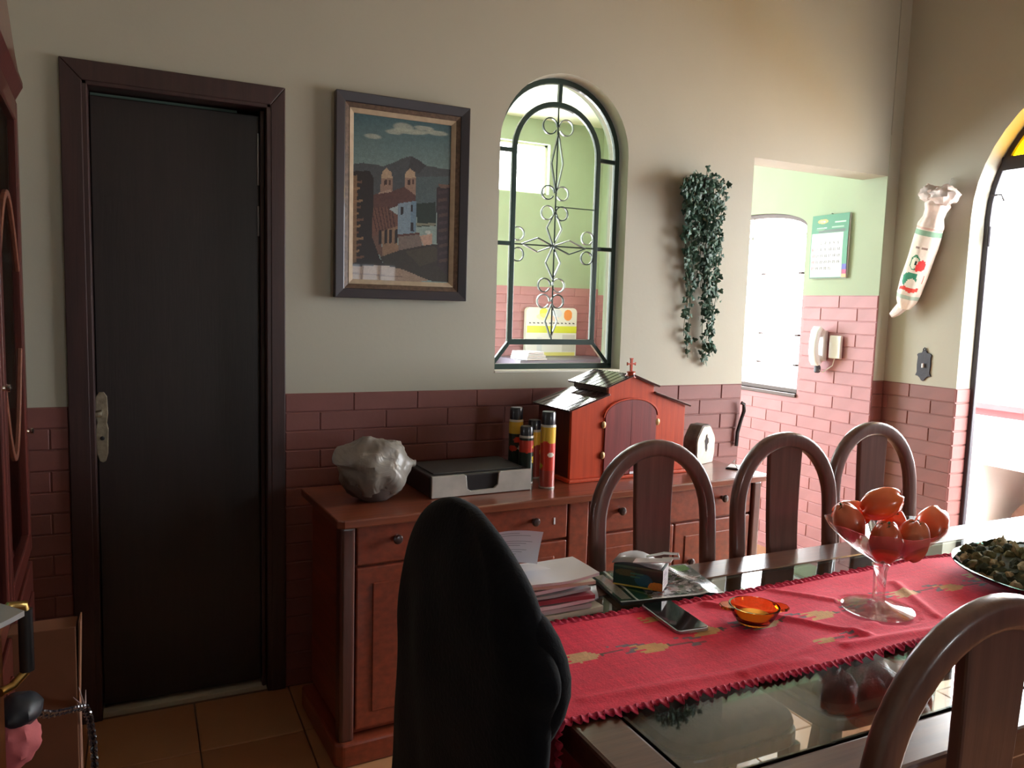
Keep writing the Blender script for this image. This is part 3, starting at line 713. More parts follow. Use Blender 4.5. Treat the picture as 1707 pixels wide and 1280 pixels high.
for xa, xb in ((.064, .800), (.890, 1.652)):
    dr = obj('drawer', MB().box((xa, .030, .610), (xb, .05, .730)), M_side, sb, bevel=.005)
    for kx_ in ((xa+.122), (xb-.135)) if xa < .5 else (1.017, 1.498): knob(dr, kx_, .683)
    mid = (xa+xb)/2
    for a, b, kk in ((xa, mid-.002, mid-.08), (mid+.002, xb, mid+.075)):
        dd = obj('cabinet_door', MB().box((a, .030, .10), (b, .05, .603)), M_side, sb, bevel=.005)
        obj('door_panel', MB().box((a+.05, .026, .15), (b-.05, .032, .553)), M_side, dd, bevel=.004)
        knob(dd, kk, .454)
tg = obj('price_tag', MB().box((.744, .0275, .662), (.750, .0295, .685)), M_paper, sb)
tg['label'] = 'small white paper tag on the drawer'

# things on the sideboard -------------------------------------------------
# plastic bag
def lump(d):
    p = d*2.1; return 1 + .16*noise.noise(p + Vector((3.1, 1.2, 0))) + .085*abs(noise.noise(p*2.6)) + .04*abs(noise.noise(p*6)) - (.10 if d.z < -.75 else 0)
bagm = bpy.data.materials.new('crumpled_plastic_film'); bagm.use_nodes = True
n_ = bagm.node_tree; b_ = n_.nodes['Principled BSDF']; b_.inputs['Base Color'].default_value = (.30, .275, .24, 1); b_.inputs['Roughness'].default_value = .32
tr_ = n_.nodes.new('ShaderNodeBsdfTransparent'); mx_ = n_.nodes.new('ShaderNodeMixShader'); mx_.inputs[0].default_value = .66
nz_ = n_.nodes.new('ShaderNodeTexNoise'); nz_.inputs['Scale'].default_value = 14; nz_.inputs['Distortion'].default_value = 1.5
tcx = n_.nodes.new('ShaderNodeTexCoord'); n_.links.new(tcx.outputs['Object'], nz_.inputs['Vector'])
bp_ = n_.nodes.new('ShaderNodeBump'); bp_.inputs['Strength'].default_value = .9; bp_.inputs['Distance'].default_value = .012
n_.links.new(nz_.outputs['Fac'], bp_.inputs['Height']); n_.links.new(bp_.outputs[0], b_.inputs['Normal'])
n_.links.new(tr_.outputs[0], mx_.inputs[1]); n_.links.new(b_.outputs[0], mx_.inputs[2]); n_.links.new(mx_.outputs[0], n_.nodes['Material Output'].inputs[0])
bl = sbw(.175, .205)
bg = thing('plastic_bag', 'crumpled translucent white plastic bag on the left end of the sideboard', 'plastic bag', bl, SBA)
m_ = MB().ball((0, 0, .103), (.110, .092, .096), 48, 30, fn=lambda d: lump(d) * (1 + (.10 if (d.x < 0 and d.z > .2) else 0)*abs(d.x)*2))
m_.v = [(x, y, max(.002, z)) for x, y, z in m_.v]
obj('bag_film', m_, bagm, bg, smooth=True)
obj('bag_content', MB().ball((0, 0, .066), (.10, .08, .070), 20, 12, fn=lambda d: 1+.1*noise.noise(d*3)), mat('dark_bag_content', (.09, .06, .05), .8), bg, smooth=True)
obj('bag_knot', MB().tube([(.085, -.01, .108), (.115, -.012, .115), (.130, -.01, .110), (.138, 0, .117)], lambda t: .016*(1-.8*abs(t-.35)*1.4), 10), bagm, bg, smooth=True)

# black box with notched grey front
bxn = thing('storage_box', 'flat black box with notched grey front beside the plastic bag', 'box', sbw(.344, .142), SBA-radians(1.0))
bw_, bd_, bh_ = .370, .250, .072
m_ = MB().box((0, .006, .0), (bw_, bd_, bh_)); obj('box_body', m_, M_black, bxn, bevel=.006)
n0, n1 = .122, .243
pts = [(.002, .002), (bw_-.002, .002), (bw_-.002, bh_+.002), (n1+.006, bh_+.002), (n1, bh_-.004), (n1-.003, .030), (n1-.016, .018), (n0+.018, .016), (n0+.006, .024), (n0+.002, bh_-.006), (n0-.006, bh_+.001), (.002, bh_+.001)]
obj('front_plate', MB().prism(pts, -.004, .005, 'y'), M_greyf, bxn, bevel=.0012)
obj('top_panel', MB().box((.02, .03, bh_), (bw_-.02, bd_-.02, bh_+.004)), mat('dull_dark_plastic', (.03, .027, .027), .5), bxn, bevel=.002)

# aerosol cans
def can(name_label, x, y, h, r, bands, capc, group='aerosol spray cans beside the oratory'):
    t = thing('spray_can', name_label, 'spray can', sbw(x, y), SBA, group)
    hb = h*.80; W_, H_ = 40, 54; cv = Canvas(W_, H_, bands[0][2])
    for a, b, c in bands: cv.rect(0, a, 1, b, c)
    rs = np.random.RandomState(int(x*1000))
    for q in range(10):
        u, v = rs.rand(), .2+.7*rs.rand(); cv.ell(u, v, .05+.06*rs.rand(), .03+.03*rs.rand(), [S(220,190,60), S(200,60,40), S(230,225,210), S(40,60,50)][q % 4])
    for q in range(6): cv.rect(.45+.0*q, .66+.04*q, .70, .68+.04*q, S(120,100,90))
    for uo in (.62,): cv.rect(uo, .60, uo+.10, .97, S(215,205,185))
    obj('can_body', print_grid(cv, lambda u, v: (r*cos(-2*pi*u - 1.2), r*sin(-2*pi*u - 1.2) if False else r*sin(-2*pi*u-1.2), .004 + hb*(1-v))), MAT_CAN, t, smooth=True)
    obj('can_foot', MB().lathe([(r*.9, 0), (r*1.03, .001), (r*1.03, .006), (r*.98, .007)], 28), M_greyf, t, smooth=True)
    obj('can_rim', MB().lathe([(r*.98, hb), (r*1.02, hb+.001), (r*1.0, hb+.006), (r*.78, hb+.013)], 28), M_greyf, t, smooth=True)
    obj('can_cap', MB().lathe([(r*.90, hb+.005), (r*.92, hb+.012), (r*.90, h-.004), (r*.82, h), (r*.3, h+.0005)], 28), capc, t, smooth=True)
    return t
MAT_CAN = print_mat('can_print', .3, .5, .1)
Y_, R_, DG, TN = S(225,185,60), S(205,60,45), S(30,45,35), S(190,175,150)
BLK = mat('blue_black_cap', (.010, .013, .022), .3, coat=.4)
can('tall yellow and red aerosol can with black cap, frontmost beside the oratory', .783, .146, .268, .0265, [(0, .28, Y_), (.28, .72, R_), (.72, 1, S(170,70,60))], BLK)
can('black-capped aerosol can with a yellow band, leftmost and farthest back', .750, .318, .262, .0260, [(0, .22, Y_), (.22, 1, DG)], BLK)
can('shorter dark aerosol can with a red patch, in front of the yellow-banded one', .748, .235, .205, .0260, [(0, .08, DG), (.08, .34, S(190,60,45)), (.34, 1, DG)], BLK)
can('aerosol can with yellow top half hidden between the tall can and the wall', .818, .300, .215, .0260, [(0, .30, Y_), (.30, 1, S(150,50,40))], BLK)

# red oratory (church-shaped wooden shrine)
OC = 1.157; oy0, oy1 = .172, .41
ot = thing('wooden_oratory', 'red church-shaped wooden oratory with double doors and a cross on top', 'oratory', sbw(OC, oy0), SBA)
HB, HU = .262, .105
z1, z2, z3, z4 = .262, .313, .343, .380
prof = [(-HB, .012), (HB, .012), (HB, z1), (HU, z2), (HU, z3), (0, z4), (-HU, z3), (-HU, z2), (-HB, z1)]
obj('front_facade', MB().prism(prof, 0, .014, 'y'), M_orat, ot, bevel=.0015)
obj('shrine_body', MB().prism([(-HB+.004, .012), (HB-.004, .012), (HB-.004, z1-.004), (HU-.004, z2-.004), (HU-.004, z3-.004), (0, z4-.004), (-HU+.004, z3-.004), (-HU+.004, z2-.004), (-HB+.004, z1-.004)], .0145, oy1-oy0, 'y'), wood('dark_red_side_wood', (.10, .022, .018), (.06, .015, .012), .4, .3), ot)
obj('base_board', MB().box((-HB-.012, -.016, 0), (HB+.012, oy1-oy0+.004, .012)), M_orat, ot, bevel=.003)
def roof(sx, xa, za, xb, zb, nm):
    dx, dz = xb-xa, zb-za; L = sqrt(dx*dx+dz*dz); ex_, ez_ = dx/L, dz/L; nx, nz = -ez_, ex_
    if nz < 0: nx, nz = -nx, -nz
    th = .007
    def Q(s_, h_): return (sx*(xa + ex_*s_ + nx*h_), za + ez_*s_ + nz*h_)
    y0_, y1_ = -.012, oy1-oy0+.008
    rp = obj(nm, MB().prism([Q(0, 0), Q(L, 0), Q(L, th), Q(0, th)], y0_, y1_, 'y'), M_roof, ot, bevel=.001)
    k = int(round(L/.021))
    # raised battens running from front to back
    for j in range(8):
        yy = y0_ + .012 + (y1_-y0_-.024)*j/7
        a_, b_ = Q(.002, th), Q(L-.002, th)
        obj('roof_batten', MB().sweep([(a_[0], yy, a_[1]), (b_[0], yy, b_[1])], rrect(.0012, .0022, .0006, 1), ref=(0, 1, 0)), M_roof, rp)
for sx in (-1, 1):
    roof(sx, HB+.018, z1-.004, HU, z2+.001, 'lower_roof'); roof(sx, HU+.018, z3-.005, 0, z4+.002, 'upper_roof')
def half_door(sx):
    pts = [(0, .014), (.118, .014), (.118, .232)] + [(.118*cos(radians(a)), .232+.062*sin(radians(a))) for a in range(10, 91, 10)]
    return MB().prism([(sx*(x+.0015 if x == 0 else x), z) for x, z in pts], -.006, .001, 'y')
for sx in (-1, 1):
    hd = obj('shrine_door', half_door(sx), M_orat_d, ot, bevel=.001)
    for zz in (.205, .092):
        hg = MB().lathe([(.010, 0), (.010, .002), (.004, .005)], 10); hg.xform(Matrix.Translation((sx*.125, -.0045, zz)) @ Matrix.Rotation(radians(90), 4, 'X') @ Matrix.Scale(1.35, 4, (0, 1, 0)))
        obj('brass_hinge', hg, mat('bronze_hinge', (.35, .20, .09), .4, metal=.7), hd, smooth=True)
arc = [(.124*cos(radians(a)), -.002, .232+.066*sin(radians(a))) for a in range(0, 181, 9)]
obj('arch_moulding', MB().sweep(arc, rrect(.003, .006, .001, 1), ref=(0, 1, 0)), M_orat, ot)
o = obj('paper_label', MB().box((.0, -.0085, .014), (.030, -.0065, .022)), M_paper, ot); o['label'] = 'small white label at the foot of the doors'
cr = MB(); cz = z4
cr.lathe([(.022, 0), (.022, .008), (.017, .010), (.015, .018), (.018, .022), (.006, .024)], 16, c=(0, .010, cz-.004))
cr.prism([(-.004, cz+.018), (.004, cz+.018), (.0045, cz+.045), (.016, cz+.043), (.019, cz+.040), (.019, cz+.053), (.016, cz+.050), (.0045, cz+.049), (.005, cz+.064), (.008, cz+.068), (-.008, cz+.068), (-.005, cz+.064), (-.0045, cz+.049), (-.016, cz+.050), (-.019, cz+.053), (-.019, cz+.040), (-.016, cz+.043), (-.0045, cz+.045)], .006, .014, 'y')
obj('cross', cr, M_orat, ot, bevel=.0008)

# stone slab with a cavity
st = thing('cut_stone', 'half-round cut stone with a dark cavity, right of the oratory', 'stone', sbw(1.622, .265), SBA + radians(18))
def dpoly(q=1.0, n=20):
    o_ = []
    for i in range(n+1):
        a = pi*i/n; o_.append((.074*q*cos(a)*(1+.05*sin(5*a)), .075 + (.090*sin(a)*(1+.04*sin(7*a)))*q))
    return [(.062*q, .0)] + [(.074*q, .04)] + o_ + [(-.074*q, .04), (-.060*q, .0)]
obj('stone_rind', MB().prism(dpoly(), 0, .062, 'y'), M_stone, st, bevel=.004)
obj('stone_face', MB().prism([(x, z*.985+.001) for x, z in dpoly(.94)], -.003, .001, 'y'), M_stonef, st, bevel=.001)
obj('cavity', MB().prism([(0, .050), (.008, .062), (.007, .080), (.017, .088), (.014, .104), (.005, .110), (.003, .124), (-.006, .118), (-.007, .106), (-.015, .098), (-.010, .082), (-.008, .066)], -.0045, -.0028, 'y'), mat('dark_cavity', (.03, .02, .018), .8), st)
cl = thing('paper_holder', 'small dark holder with white papers lying at the right end of the sideboard', 'paper holder', sbw(1.672, .15), SBA + radians(35))
obj('holder_base', MB().box((-.04, -.025, 0), (.04, .025, .006)), M_black, cl, bevel=.002)
obj('paper', MB().box((-.034, -.02, .0062), (.036, .02, .009)), M_paper, cl)
obj('clip_wire', MB().tube([(-.035, -.02, .010), (-.03, -.005, .028), (.02, .0, .030), (.035, .018, .010)], .0015, 6), M_silver, cl, smooth=True)
# black cable on the wall edge
cb = MB().tube([(2.462, D-.016, .778), (2.462, D-.018, .84), (2.476, D-.022, .90), (2.486, D-.026, .94), (2.480, D-.030, .972), (2.468, D-.026, .978)], .0085, 8)
tag(obj('cable', cb, M_black, smooth=True), 'thick black cable hanging at the passage corner above the sideboard', 'cable')

# ------------------------------------------------------------------ framed painting
px0, px1, pz0, pz1 = .611, 1.103, 1.400, 2.102
pt = thing('framed_painting', 'framed oil painting of a hillside town with domed church towers', 'painting', ((px0+px1)/2, D, (pz0+pz1)/2))
PW, PH = (px1-px0)/2, (pz1-pz0)/2
def ring(a, b, ia, ib, y0, y1, y0i=None):
    m = MB(); y0i = y0 if y0i is None else y0i
    v = [(-a,y0,-b),(a,y0,-b),(a,y0,b),(-a,y0,b),(-ia,y0i,-ib),(ia,y0i,-ib),(ia,y0i,ib),(-ia,y0i,ib),(-a,y1,-b),(a,y1,-b),(a,y1,b),(-a,y1,b),(-ia,y1,-ib),(ia,y1,-ib),(ia,y1,ib),(-ia,y1,ib)]
    f = []
    for i in range(4):
        j = (i+1) % 4; f += [(i, j, 4+j, 4+i), (8+i, 12+i, 12+j, 8+j), (i, 8+i, 8+j, j), (4+i, 4+j, 12+j, 12+i)]
    return m.add(v, f)
obj('outer_frame', ring(PW, PH, PW-.034, PH-.034, -.034, -.001, -.026), mat('bluish_dark_frame', (.030, .026, .034), .4, coat=.3, bump=.1), pt, bevel=.003)
obj('middle_moulding', ring(PW-.034, PH-.034, PW-.050, PH-.050, -.024, -.001, -.018), mat('brown_gilt_moulding', (.10, .060, .038), .5, var=.4, scale=80), pt, bevel=.001)
obj('liner', ring(PW-.050, PH-.050, PW-.066, PH-.066, -.020, -.001, -.013), mat('cream_liner', (.42, .33, .23), .7, var=.1, scale=40), pt, bevel=.001)
cv = Canvas(104, 164, S(70,110,118))
cv.a[:] = (np.array(S(66,104,114)) * (1-cv.yy[..., None]*2).clip(0, 1) + np.array(S(150,172,165)) * (cv.yy[..., None]*2).clip(0, 1))
def q(x, y): return ((x-(225-25*(y-225)/885))/517.0, (y-(225+60*(x-225)/515))/870.0)
def PL(pts, c, al=1): cv.poly([q(*p) for p in pts], c, al)
for cx, cy, rx, ry in ((480,296,60,26),(500,318,95,16),(430,322,50,14),(320,345,50,14),(590,300,60,14),(660,325,70,15),(560,320,60,14)):
    u, v = q(cx, cy); cv.ell(u, v, rx/517, ry/870, S(190,196,180), .75, True)
PL([(200,490),(270,482),(330,492),(372,502),(430,480),(470,462),(520,448),(560,470),(600,500),(660,512),(745,524),(745,760),(200,760)], S(78,84,88))
PL([(520,450),(560,470),(600,500),(560,540),(500,520)], S(66,66,72))
PL([(540,560),(745,560),(745,720),(540,720)], S(86,108,112), .7)
PL([(545,705),(650,700),(650,830),(545,830)], S(34,52,46)); PL([(540,810),(650,815),(650,828),(540,824)], S(140,140,120))
for cx, top, bt in ((388, 515, 640), (512, 520, 690)):
    PL([(cx-30,560),(cx+30,560),(cx+28,bt),(cx-34,bt)], S(158,128,112)); PL([(cx-28,565),(cx-24,535),(cx-8,top+3),(cx,top-8),(cx+8,top+3),(cx+26,535),(cx+30,565)], S(192,166,138))
    PL([(cx-14,575),(cx+2,572),(cx+2,600),(cx-14,602)], S(70,48,46)); PL([(cx+10,575),(cx+20,575),(cx+20,600),(cx+10,600)], S(90,64,58))
PL([(345,640),(405,625),(430,660),(330,668)], S(176,150,130))
PL([(310,650),(400,640),(480,612),(540,660),(540,692),(445,722),(300,720)], S(96,62,58))
PL([(300,720),(390,716),(450,770),(440,828),(350,850),(300,880)], S(116,78,66))
for i in range(7): 
    a_, b_ = q(305+i*18, 722), q(330+i*16, 840); cv.line(a_[0], a_[1], b_[0], b_[1], .006, S(80,48,44))
PL([(395,728),(450,712),(448,765)], S(170,186,188))
PL([(445,702),(515,692),(516,866),(440,868)], S(134,156,172)); PL([(515,692),(546,690),(542,858),(514,866)], S(112,140,160))
for r in ((458,720,472,760),(512,708,522,745),(512,805,528,855)): PL([(r[0],r[1]),(r[2],r[1]),(r[2],r[3]),(r[0],r[3])], S(40,36,44))
PL([(355,848),(440,822),(442,975),(360,992)], S(150,118,92)); PL([(300,880),(355,848),(358,990),(300,930)], S(110,80,68))
for x_ in (342, 370, 396, 424): PL([(x_,842),(x_+15,838),(x_+14,910),(x_-1,916)], S(38,28,30))
PL([(442,872),(560,868),(575,940),(445,975)], S(128,112,104)); PL([(440,868),(560,862),(560,872),(440,880)], S(92,56,50))
PL([(560,880),(630,872),(630,930),(580,936)], S(196,160,140)); u, v = q(606, 862); cv.ell(u, v, .03, .012, S(200,205,200))
PL([(345,985),(445,955),(575,935),(640,930),(730,960),(730,1150),(600,1130),(470,1060),(370,1030)], S(56,50,44))
PL([(480,960),(640,940),(690,1010),(560,1050)], S(70,62,50))
PL([(200,540),(225,525),(300,525),(318,560),(308,880),(345,990),(370,1030),(200,1040)], S(36,26,26))
for i in range(13):
    y_ = 580 + i*33; PL([(205,y_),(262-(i%3)*12,y_-5),(262-(i%3)*12,y_+7),(205,y_+12)], S(150,116,84) if i % 2 else S(112,76,60))
PL([(215,550),(235,545),(225,1000),(205,1010)], S(150,116,84), .8)
PL([(655,620),(735,600),(740,1140),(655,1050)], S(56,44,50))
for i in range(10):
    y_ = 640 + i*42; PL([(665,y_),(715,y_-6),(715,y_+12),(665,y_+18)], S(84,62,60) if i % 2 else S(72,54,62))
PL([(665,600),(735,605),(735,625),(675,622)], S(122,96,84))
PL([(195,1025),(370,1030),(470,1060),(610,1130),(400,1140),(195,1120)], S(166,142,122))
for a_, b_ in (((200,1060),(460,1100)),((260,1030),(240,1120)),((350,1035),(340,1130))): A, B = q(*a_), q(*b_); cv.line(A[0], A[1], B[0], B[1], .004, S(130,106,92))
cv.grain(.10, 3, 1); cv.grain(.08, 5, 3)
iw, ih = PW-.066, PH-.066
cv.a *= .68
obj('canvas', print_grid(cv, lambda u, v: (-iw+2*iw*u, -.010, ih-2*ih*v)), print_mat('oil_paint', .45, .15), pt)
obj('back_board', MB().box((-PW+.04, -.009, -PH+.04), (PW-.04, -.001, PH-.04)), M_card, pt)

# ------------------------------------------------------------------ hanging ivy
IX0 = onY(1172, 300, D-.06)
iv = thing('hanging_ivy', 'trailing dark green artificial ivy hanging from the back wall', 'hanging plant', (IX0.x, D, IX0.z))
def ip(x, y, dep=.05): p = onY(x, y, D-dep); return Vector((p.x-IX0.x, -dep, p.z-IX0.z))
rs = random.Random(4)
pot_ = MB().lathe([(.028, -.07), (.040, -.05), (.046, 0), (.048, .004), (.040, .004)], 20, c=(0, -.052, 0)); obj('wall_pot', pot_, mat('dark_basket', (.03, .035, .03), .8), iv, smooth=True)
obj('pot_hook', MB().tube([(0, -.001, .03), (0, -.02, .03), (0, -.03, .01)], .003, 6), M_black, iv, smooth=True)
leafm = MB(); stemm = MB()
def leaf(mb, p, s_, rs):
    pts = [(0, 0), (.42, -.12), (.62, .22), (.34, .38), (.30, .70), (0, 1.05), (-.30, .70), (-.34, .38), (-.62, .22), (-.42, -.12)]
    yaw = rs.uniform(-.9, .9); tilt = rs.uniform(-.5, .7); roll = rs.uniform(0, 2*pi) if rs.random() < .35 else pi + rs.uniform(-.9, .9)
    R_ = Matrix.Rotation(yaw, 3, 'Z') @ Matrix.Rotation(tilt, 3, 'X') @ Matrix.Rotation(roll, 3, 'Y')
    vs_ = [R_ @ Vector((x*s_, -.10*s_*(1-abs(x)*1.4), z*s_)) + p for x, z in pts] + [R_ @ Vector((0, -.16*s_, .35*s_)) + p]
    k = len(pts); mb.add(vs_, [(i, (i+1) % k, k) for i in range(k)])
strands = [(1142,300,1148,596,.9),(1147,296,1143,560,.7),(1152,300,1150,520,1.3),(1158,296,1160,470,1.3),(1163,300,1166,480,1.3),(1168,296,1172,608,1.2),(1173,298,1178,604,1.3),(1178,296,1182,560,1.4),(1184,300,1186,590,1.2),(1190,300,1192,520,1.3),(1196,302,1190,470,1.2),(1202,306,1196,440,1.0),(1206,312,1194,500,1.0),(1150,296,1154,440,1.3),(1160,290,1162,430,1.3),(1176,292,1176,450,1.3),(1188,296,1188,440,1.3),(1182,300,1180,520,1.3)]
for (xa, ya, xb, yb_, dn) in strands:
    d0, d1 = rs.uniform(.04, .11), rs.uniform(.015, .04)
    A, B = ip(xa, ya, d0), ip(xb, yb_, d1); n = max(6, int((A-B).length/.035)); path = [Vector((0, -.052, .0)).lerp(A, .5)]
    for i in range(n+1):
        t = i/n; path.append(A.lerp(B, t) + Vector((.008*sin(t*14+xa), -.006*cos(t*11+xb), 0)))
    stemm.tube(path, .0014, 5)
    N = int((A-B).length*dn/.0105)
    for i in range(N):
        t = rs.random()**1.05; p = A.lerp(B, t) + Vector((rs.gauss(0, .010), rs.uniform(-.018, .012), rs.gauss(0, .006)))
        p.y = min(-.006, p.y); leaf(leafm, p, rs.uniform(.014, .025), rs)
for i in range(160):
    p = ip(1140 + rs.random()*64, 290 + rs.random()*62, rs.uniform(.03, .12)); leaf(leafm, p, rs.uniform(.014, .024), rs)
for (x_, y_) in ((1157,286),(1182,282),(1180,276),(1190,290),(1205,303),(1212,305),(1216,307),(1160,283),(1210,312)):
    leaf(leafm, ip(x_, y_, .07), .020, rs); stemm.tube([ip(x_, y_, .07), ip(1175, 305, .06)], .0012, 5)
o = obj('ivy_leaves', leafm, M_leaf, iv, fixn=False); o['kind'] = 'stuff'
o = obj('ivy_stems', stemm, M_stem, iv); o['kind'] = 'stuff'

# ------------------------------------------------------------------ right wall: bag dispenser and switch
A = Vector((3.355, 2.475, 1.935)); B = Vector((3.365, 2.625, 1.430))
bd = thing('bag_dispenser', 'white cloth bag holder tube with printed bird, hung on the right wall', 'bag holder', (XR, 2.475, 2.0))
ax = (B-A); Lx = ax.length; axn = ax.normalized(); s1 = Vector((-1, 0, 0)); s1 = (s1 - axn*s1.dot(axn)).normalized(); s2 = axn.cross(s1)
def prf(v):
    ks = [0, .05, .10, .16, .22, .32, .5, .7, .85, .93, 1.0]; rs_ = [.040, .056, .046, .044, .056, .058, .057, .057, .053, .044, .024]
    return float(np.interp(v, ks, rs_))
cv = Canvas(80, 110, S(228,218,206))
cv.rect(0, 0, 1, .24, S(226,208,200)); cv.rect(0, .27, 1, .315, S(80,160,125), .75); cv.rect(0, .86, 1, .90, S(130,175,160), .7); cv.rect(0, .245, 1, .26, S(200,120,110), .5)
c0 = .50
def E_(x, y, rx, ry, c, al=1): cv.ell(c0+x, y, rx, ry, c, al)
E_(-.03, .56, .062, .068, S(60,130,95)); E_(-.03, .565, .048, .052, S(220,222,205)); E_(-.015, .565, .016, .020, S(40,60,50)); E_(.06, .58, .055, .050, S(222,62,62)); E_(.03, .605, .03, .03, S(222,62,62))
cv.poly([(c0-.14,.70),(c0-.09,.66),(c0+.05,.65),(c0+.06,.73),(c0+.01,.70),(c0-.05,.72),(c0-.08,.78),(c0-.13,.76)], S(50,135,105))
cv.poly([(c0-.17,.80),(c0-.08,.785),(c0+.02,.79),(c0+.12,.785),(c0+.13,.815),(c0+.02,.835),(c0-.08,.815),(c0-.16,.83)], S(220,70,60)); cv.rect(c0-.17, .635, c0-.155, .70, S(220,120,110)); cv.rect(c0+.14, .66, c0+.155, .74, S(220,120,110)); cv.rect(c0-.08, .42, c0-.02, .435, S(150,130,120)); cv.rect(c0, .42, c0+.07, .432, S(150,130,120))
cv.grain(.04, 2, 2)
def dfn(u, v):
    a = 2*pi*(u-.5) - radians(28); r = prf(v)*(1 + .05*sin(a*7+v*9)*(1 if v < .25 or v > .85 else .35) + .04*noise.noise(Vector((cos(a)*2, sin(a)*2, v*6))))
    p = A + axn*(Lx*v) + s1*(cos(a)*r) + s2*(sin(a)*r)
    return (min(p.x, XR-.003) - XR, p.y-2.475, p.z-2.0)
cv.a = cv.a[:, ::-1].copy()
o = obj('holder_tube', print_grid(cv, dfn), print_mat('printed_white_cloth', .8), bd, smooth=True)
tmt = mat('thin_plastic_film', (.62, .55, .52), .45, var=.2, scale=30, bump=.4, bscale=60)
m_ = MB().ball(A + Vector((-.012, -.03, .012)) - Vector((XR, 2.475, 2.0)), (.055, .062, .046), 24, 14, fn=lambda d: .85+.45*abs(noise.noise(d*2.2))+.22*abs(noise.noise(d*5))); obj('bag_bunch', m_, tmt, bd, smooth=True)
m_ = MB().ball(A + Vector((-.01, .045, .030)) - Vector((XR, 2.475, 2.0)), (.042, .048, .040), 20, 12, fn=lambda d: .85+.5*abs(noise.noise(d*2.4+Vector((2,0,0))))+.2*abs(noise.noise(d*5))); obj('bag_bunch', m_, tmt, bd, smooth=True)
m_ = MB().sweep([B - axn*.03 - Vector((XR, 2.475, 2.0)), B + axn*.02 + Vector((-.01, .03, 0)) - Vector((XR, 2.475, 2.0)), B + Vector((-.012, .058, -.035)) - Vector((XR, 2.475, 2.0))], lambda t: rrect(.026-.012*t, .018-.008*t, .006, 2), ref=(1, 0, 0)); obj('bag_tail', m_, tmt, bd, smooth=True)
obj('hanging_loop', MB().tube([(-.001, -.01, .035), (-.015, -.01, .03), (-.03, -.005, -.03)], .002, 6), M_whiteplastic, bd, smooth=True)
sw = thing('light_switch', 'ornate dark metal light switch plate on the right wall below the bag holder', 'switch', (XR, 2.533, 1.160))
pp = [(0, .072), (.010, .066), (.012, .058), (.028, .054), (.034, .048), (.030, .036), (.032, 0), (.030, -.034), (.036, -.050), (.024, -.052), (.014, -.060), (.008, -.070), (0, -.074)]
pp = [(x*1.15, z*1.04) for x, z in pp]; pp = pp + [(-x, z) for x, z in reversed(pp[1:-1])]
obj('switch_plate', MB().prism(pp, -.006, 0, 'x'), mat('dark_pewter', (.022, .020, .030), .55, metal=.2, bump=.3, bscale=90), sw, bevel=.0015)
obj('toggle', MB().box((-.016, -.004, -.012), (-.004, .004, .008)), M_whiteplastic, sw, bevel=.001)
obj('crest', MB().tube([(-.004, -.006, .066), (-.006, -.006, .078), (-.006, 0, .084), (-.006, .006, .078), (-.004, .006, .066)], .003, 6), MATS['dark_pewter'], sw, smooth=True)

# ------------------------------------------------------------------ kitchen wall: calendar, intercom
cal = thing('wall_calendar', 'green and white paper calendar hanging on the kitchen wall by the window', 'calendar', (KX, 3.078, 1.92))
cv = Canvas(96, 132, S(70,140,110))
cv.rect(0, 0, 1, .28, S(60,130,100)); cv.ell(.30, .10, .14, .035, S(240,170,90)); cv.ell(.27, .10, .06, .02, S(250,225,140)); cv.ell(.34, .105, .03, .015, S(250,235,200))
cv.rect(.62, .115, .92, .135, S(170,205,180)); cv.rect(.15, .20, .42, .215, S(190,200,215)); cv.rect(.55, .19, .88, .21, S(140,180,155)); cv.rect(.20, .235, .92, .28, S(80,100,95)); cv.ell(.25, .22, .12, .03, S(110,150,120), .6)
cv.rect(0.02, .29, .87, .975, S(205,205,208)); cv.rect(.89, .78, 1, .86, S(80,80,170)); cv.rect(.89, .86, 1, .93, S(170,60,110)); cv.rect(.88, .93, 1, .99, S(235,160,110)); cv.rect(.30, .325, .80, .35, S(190,180,185)); cv.rect(0, .985, 1, 1, S(90,110,100))
dn = 1
for r_ in range(5):
    for c_ in range(7):
        if r_ == 0 and c_ < 2: continue
        if dn > 31: break
        put_digits(cv, '%02d' % dn if dn > 9 else str(dn), 5 + c_*11, 56 + r_*13, S(150,30,30) if c_ == 0 else S(45,45,55)); dn += 1
CW, CHH = .247, .338
obj('calendar_page', print_grid(cv, lambda u, v: (-.012-.004*sin(pi*v)-.003, CW/2-CW*u, -CHH*v)), print_mat('calendar_print', .5), cal)
obj('calendar_block', MB().box((-.0115, -CW/2+.001, -CHH+.001), (-.002, CW/2-.001, -.001)), M_paper, cal)
obj('calendar_nail', MB().tube([(0, 0, .004), (-.014, 0, .006)], .002, 6), M_silver, cal)
ph = thing('intercom_handset', 'white intercom handset on a wall box on the pink kitchen bricks', 'intercom', (KX-.009, 3.05, 1.22))
hs = MB(); path = [(-.050, .020, .095), (-.066, .020, .075), (-.076, .020, .02), (-.076, .020, -.03), (-.066, .020, -.075), (-.050, .020, -.095)]
hs.sweep(path, lambda t: rrect(.016, .024*(1+.25*abs(2*t-1)), .012, 4), ref=(0, 1, 0)); 
obj('handset', hs, M_whiteplastic, ph, smooth=True)
obj('earpiece', MB().lathe([(.020, 0), (.024, .004), (.024, .028), (.020, .032)], 20).xform(Matrix.Translation((-.052, .02, .072)) @ Matrix.Rotation(radians(90), 4, 'Y')), M_whiteplastic, ph, smooth=True)
obj('mouthpiece', MB().lathe([(.018, 0), (.022, .004), (.022, .028), (.018, .032)], 20).xform(Matrix.Translation((-.052, .02, -.070)) @ Matrix.Rotation(radians(90), 4, 'Y')), M_whiteplastic, ph, smooth=True)
obj('cradle', MB().box((-.030, -.005, -.08), (0, .045, .085)), M_whiteplastic, ph, bevel=.006)
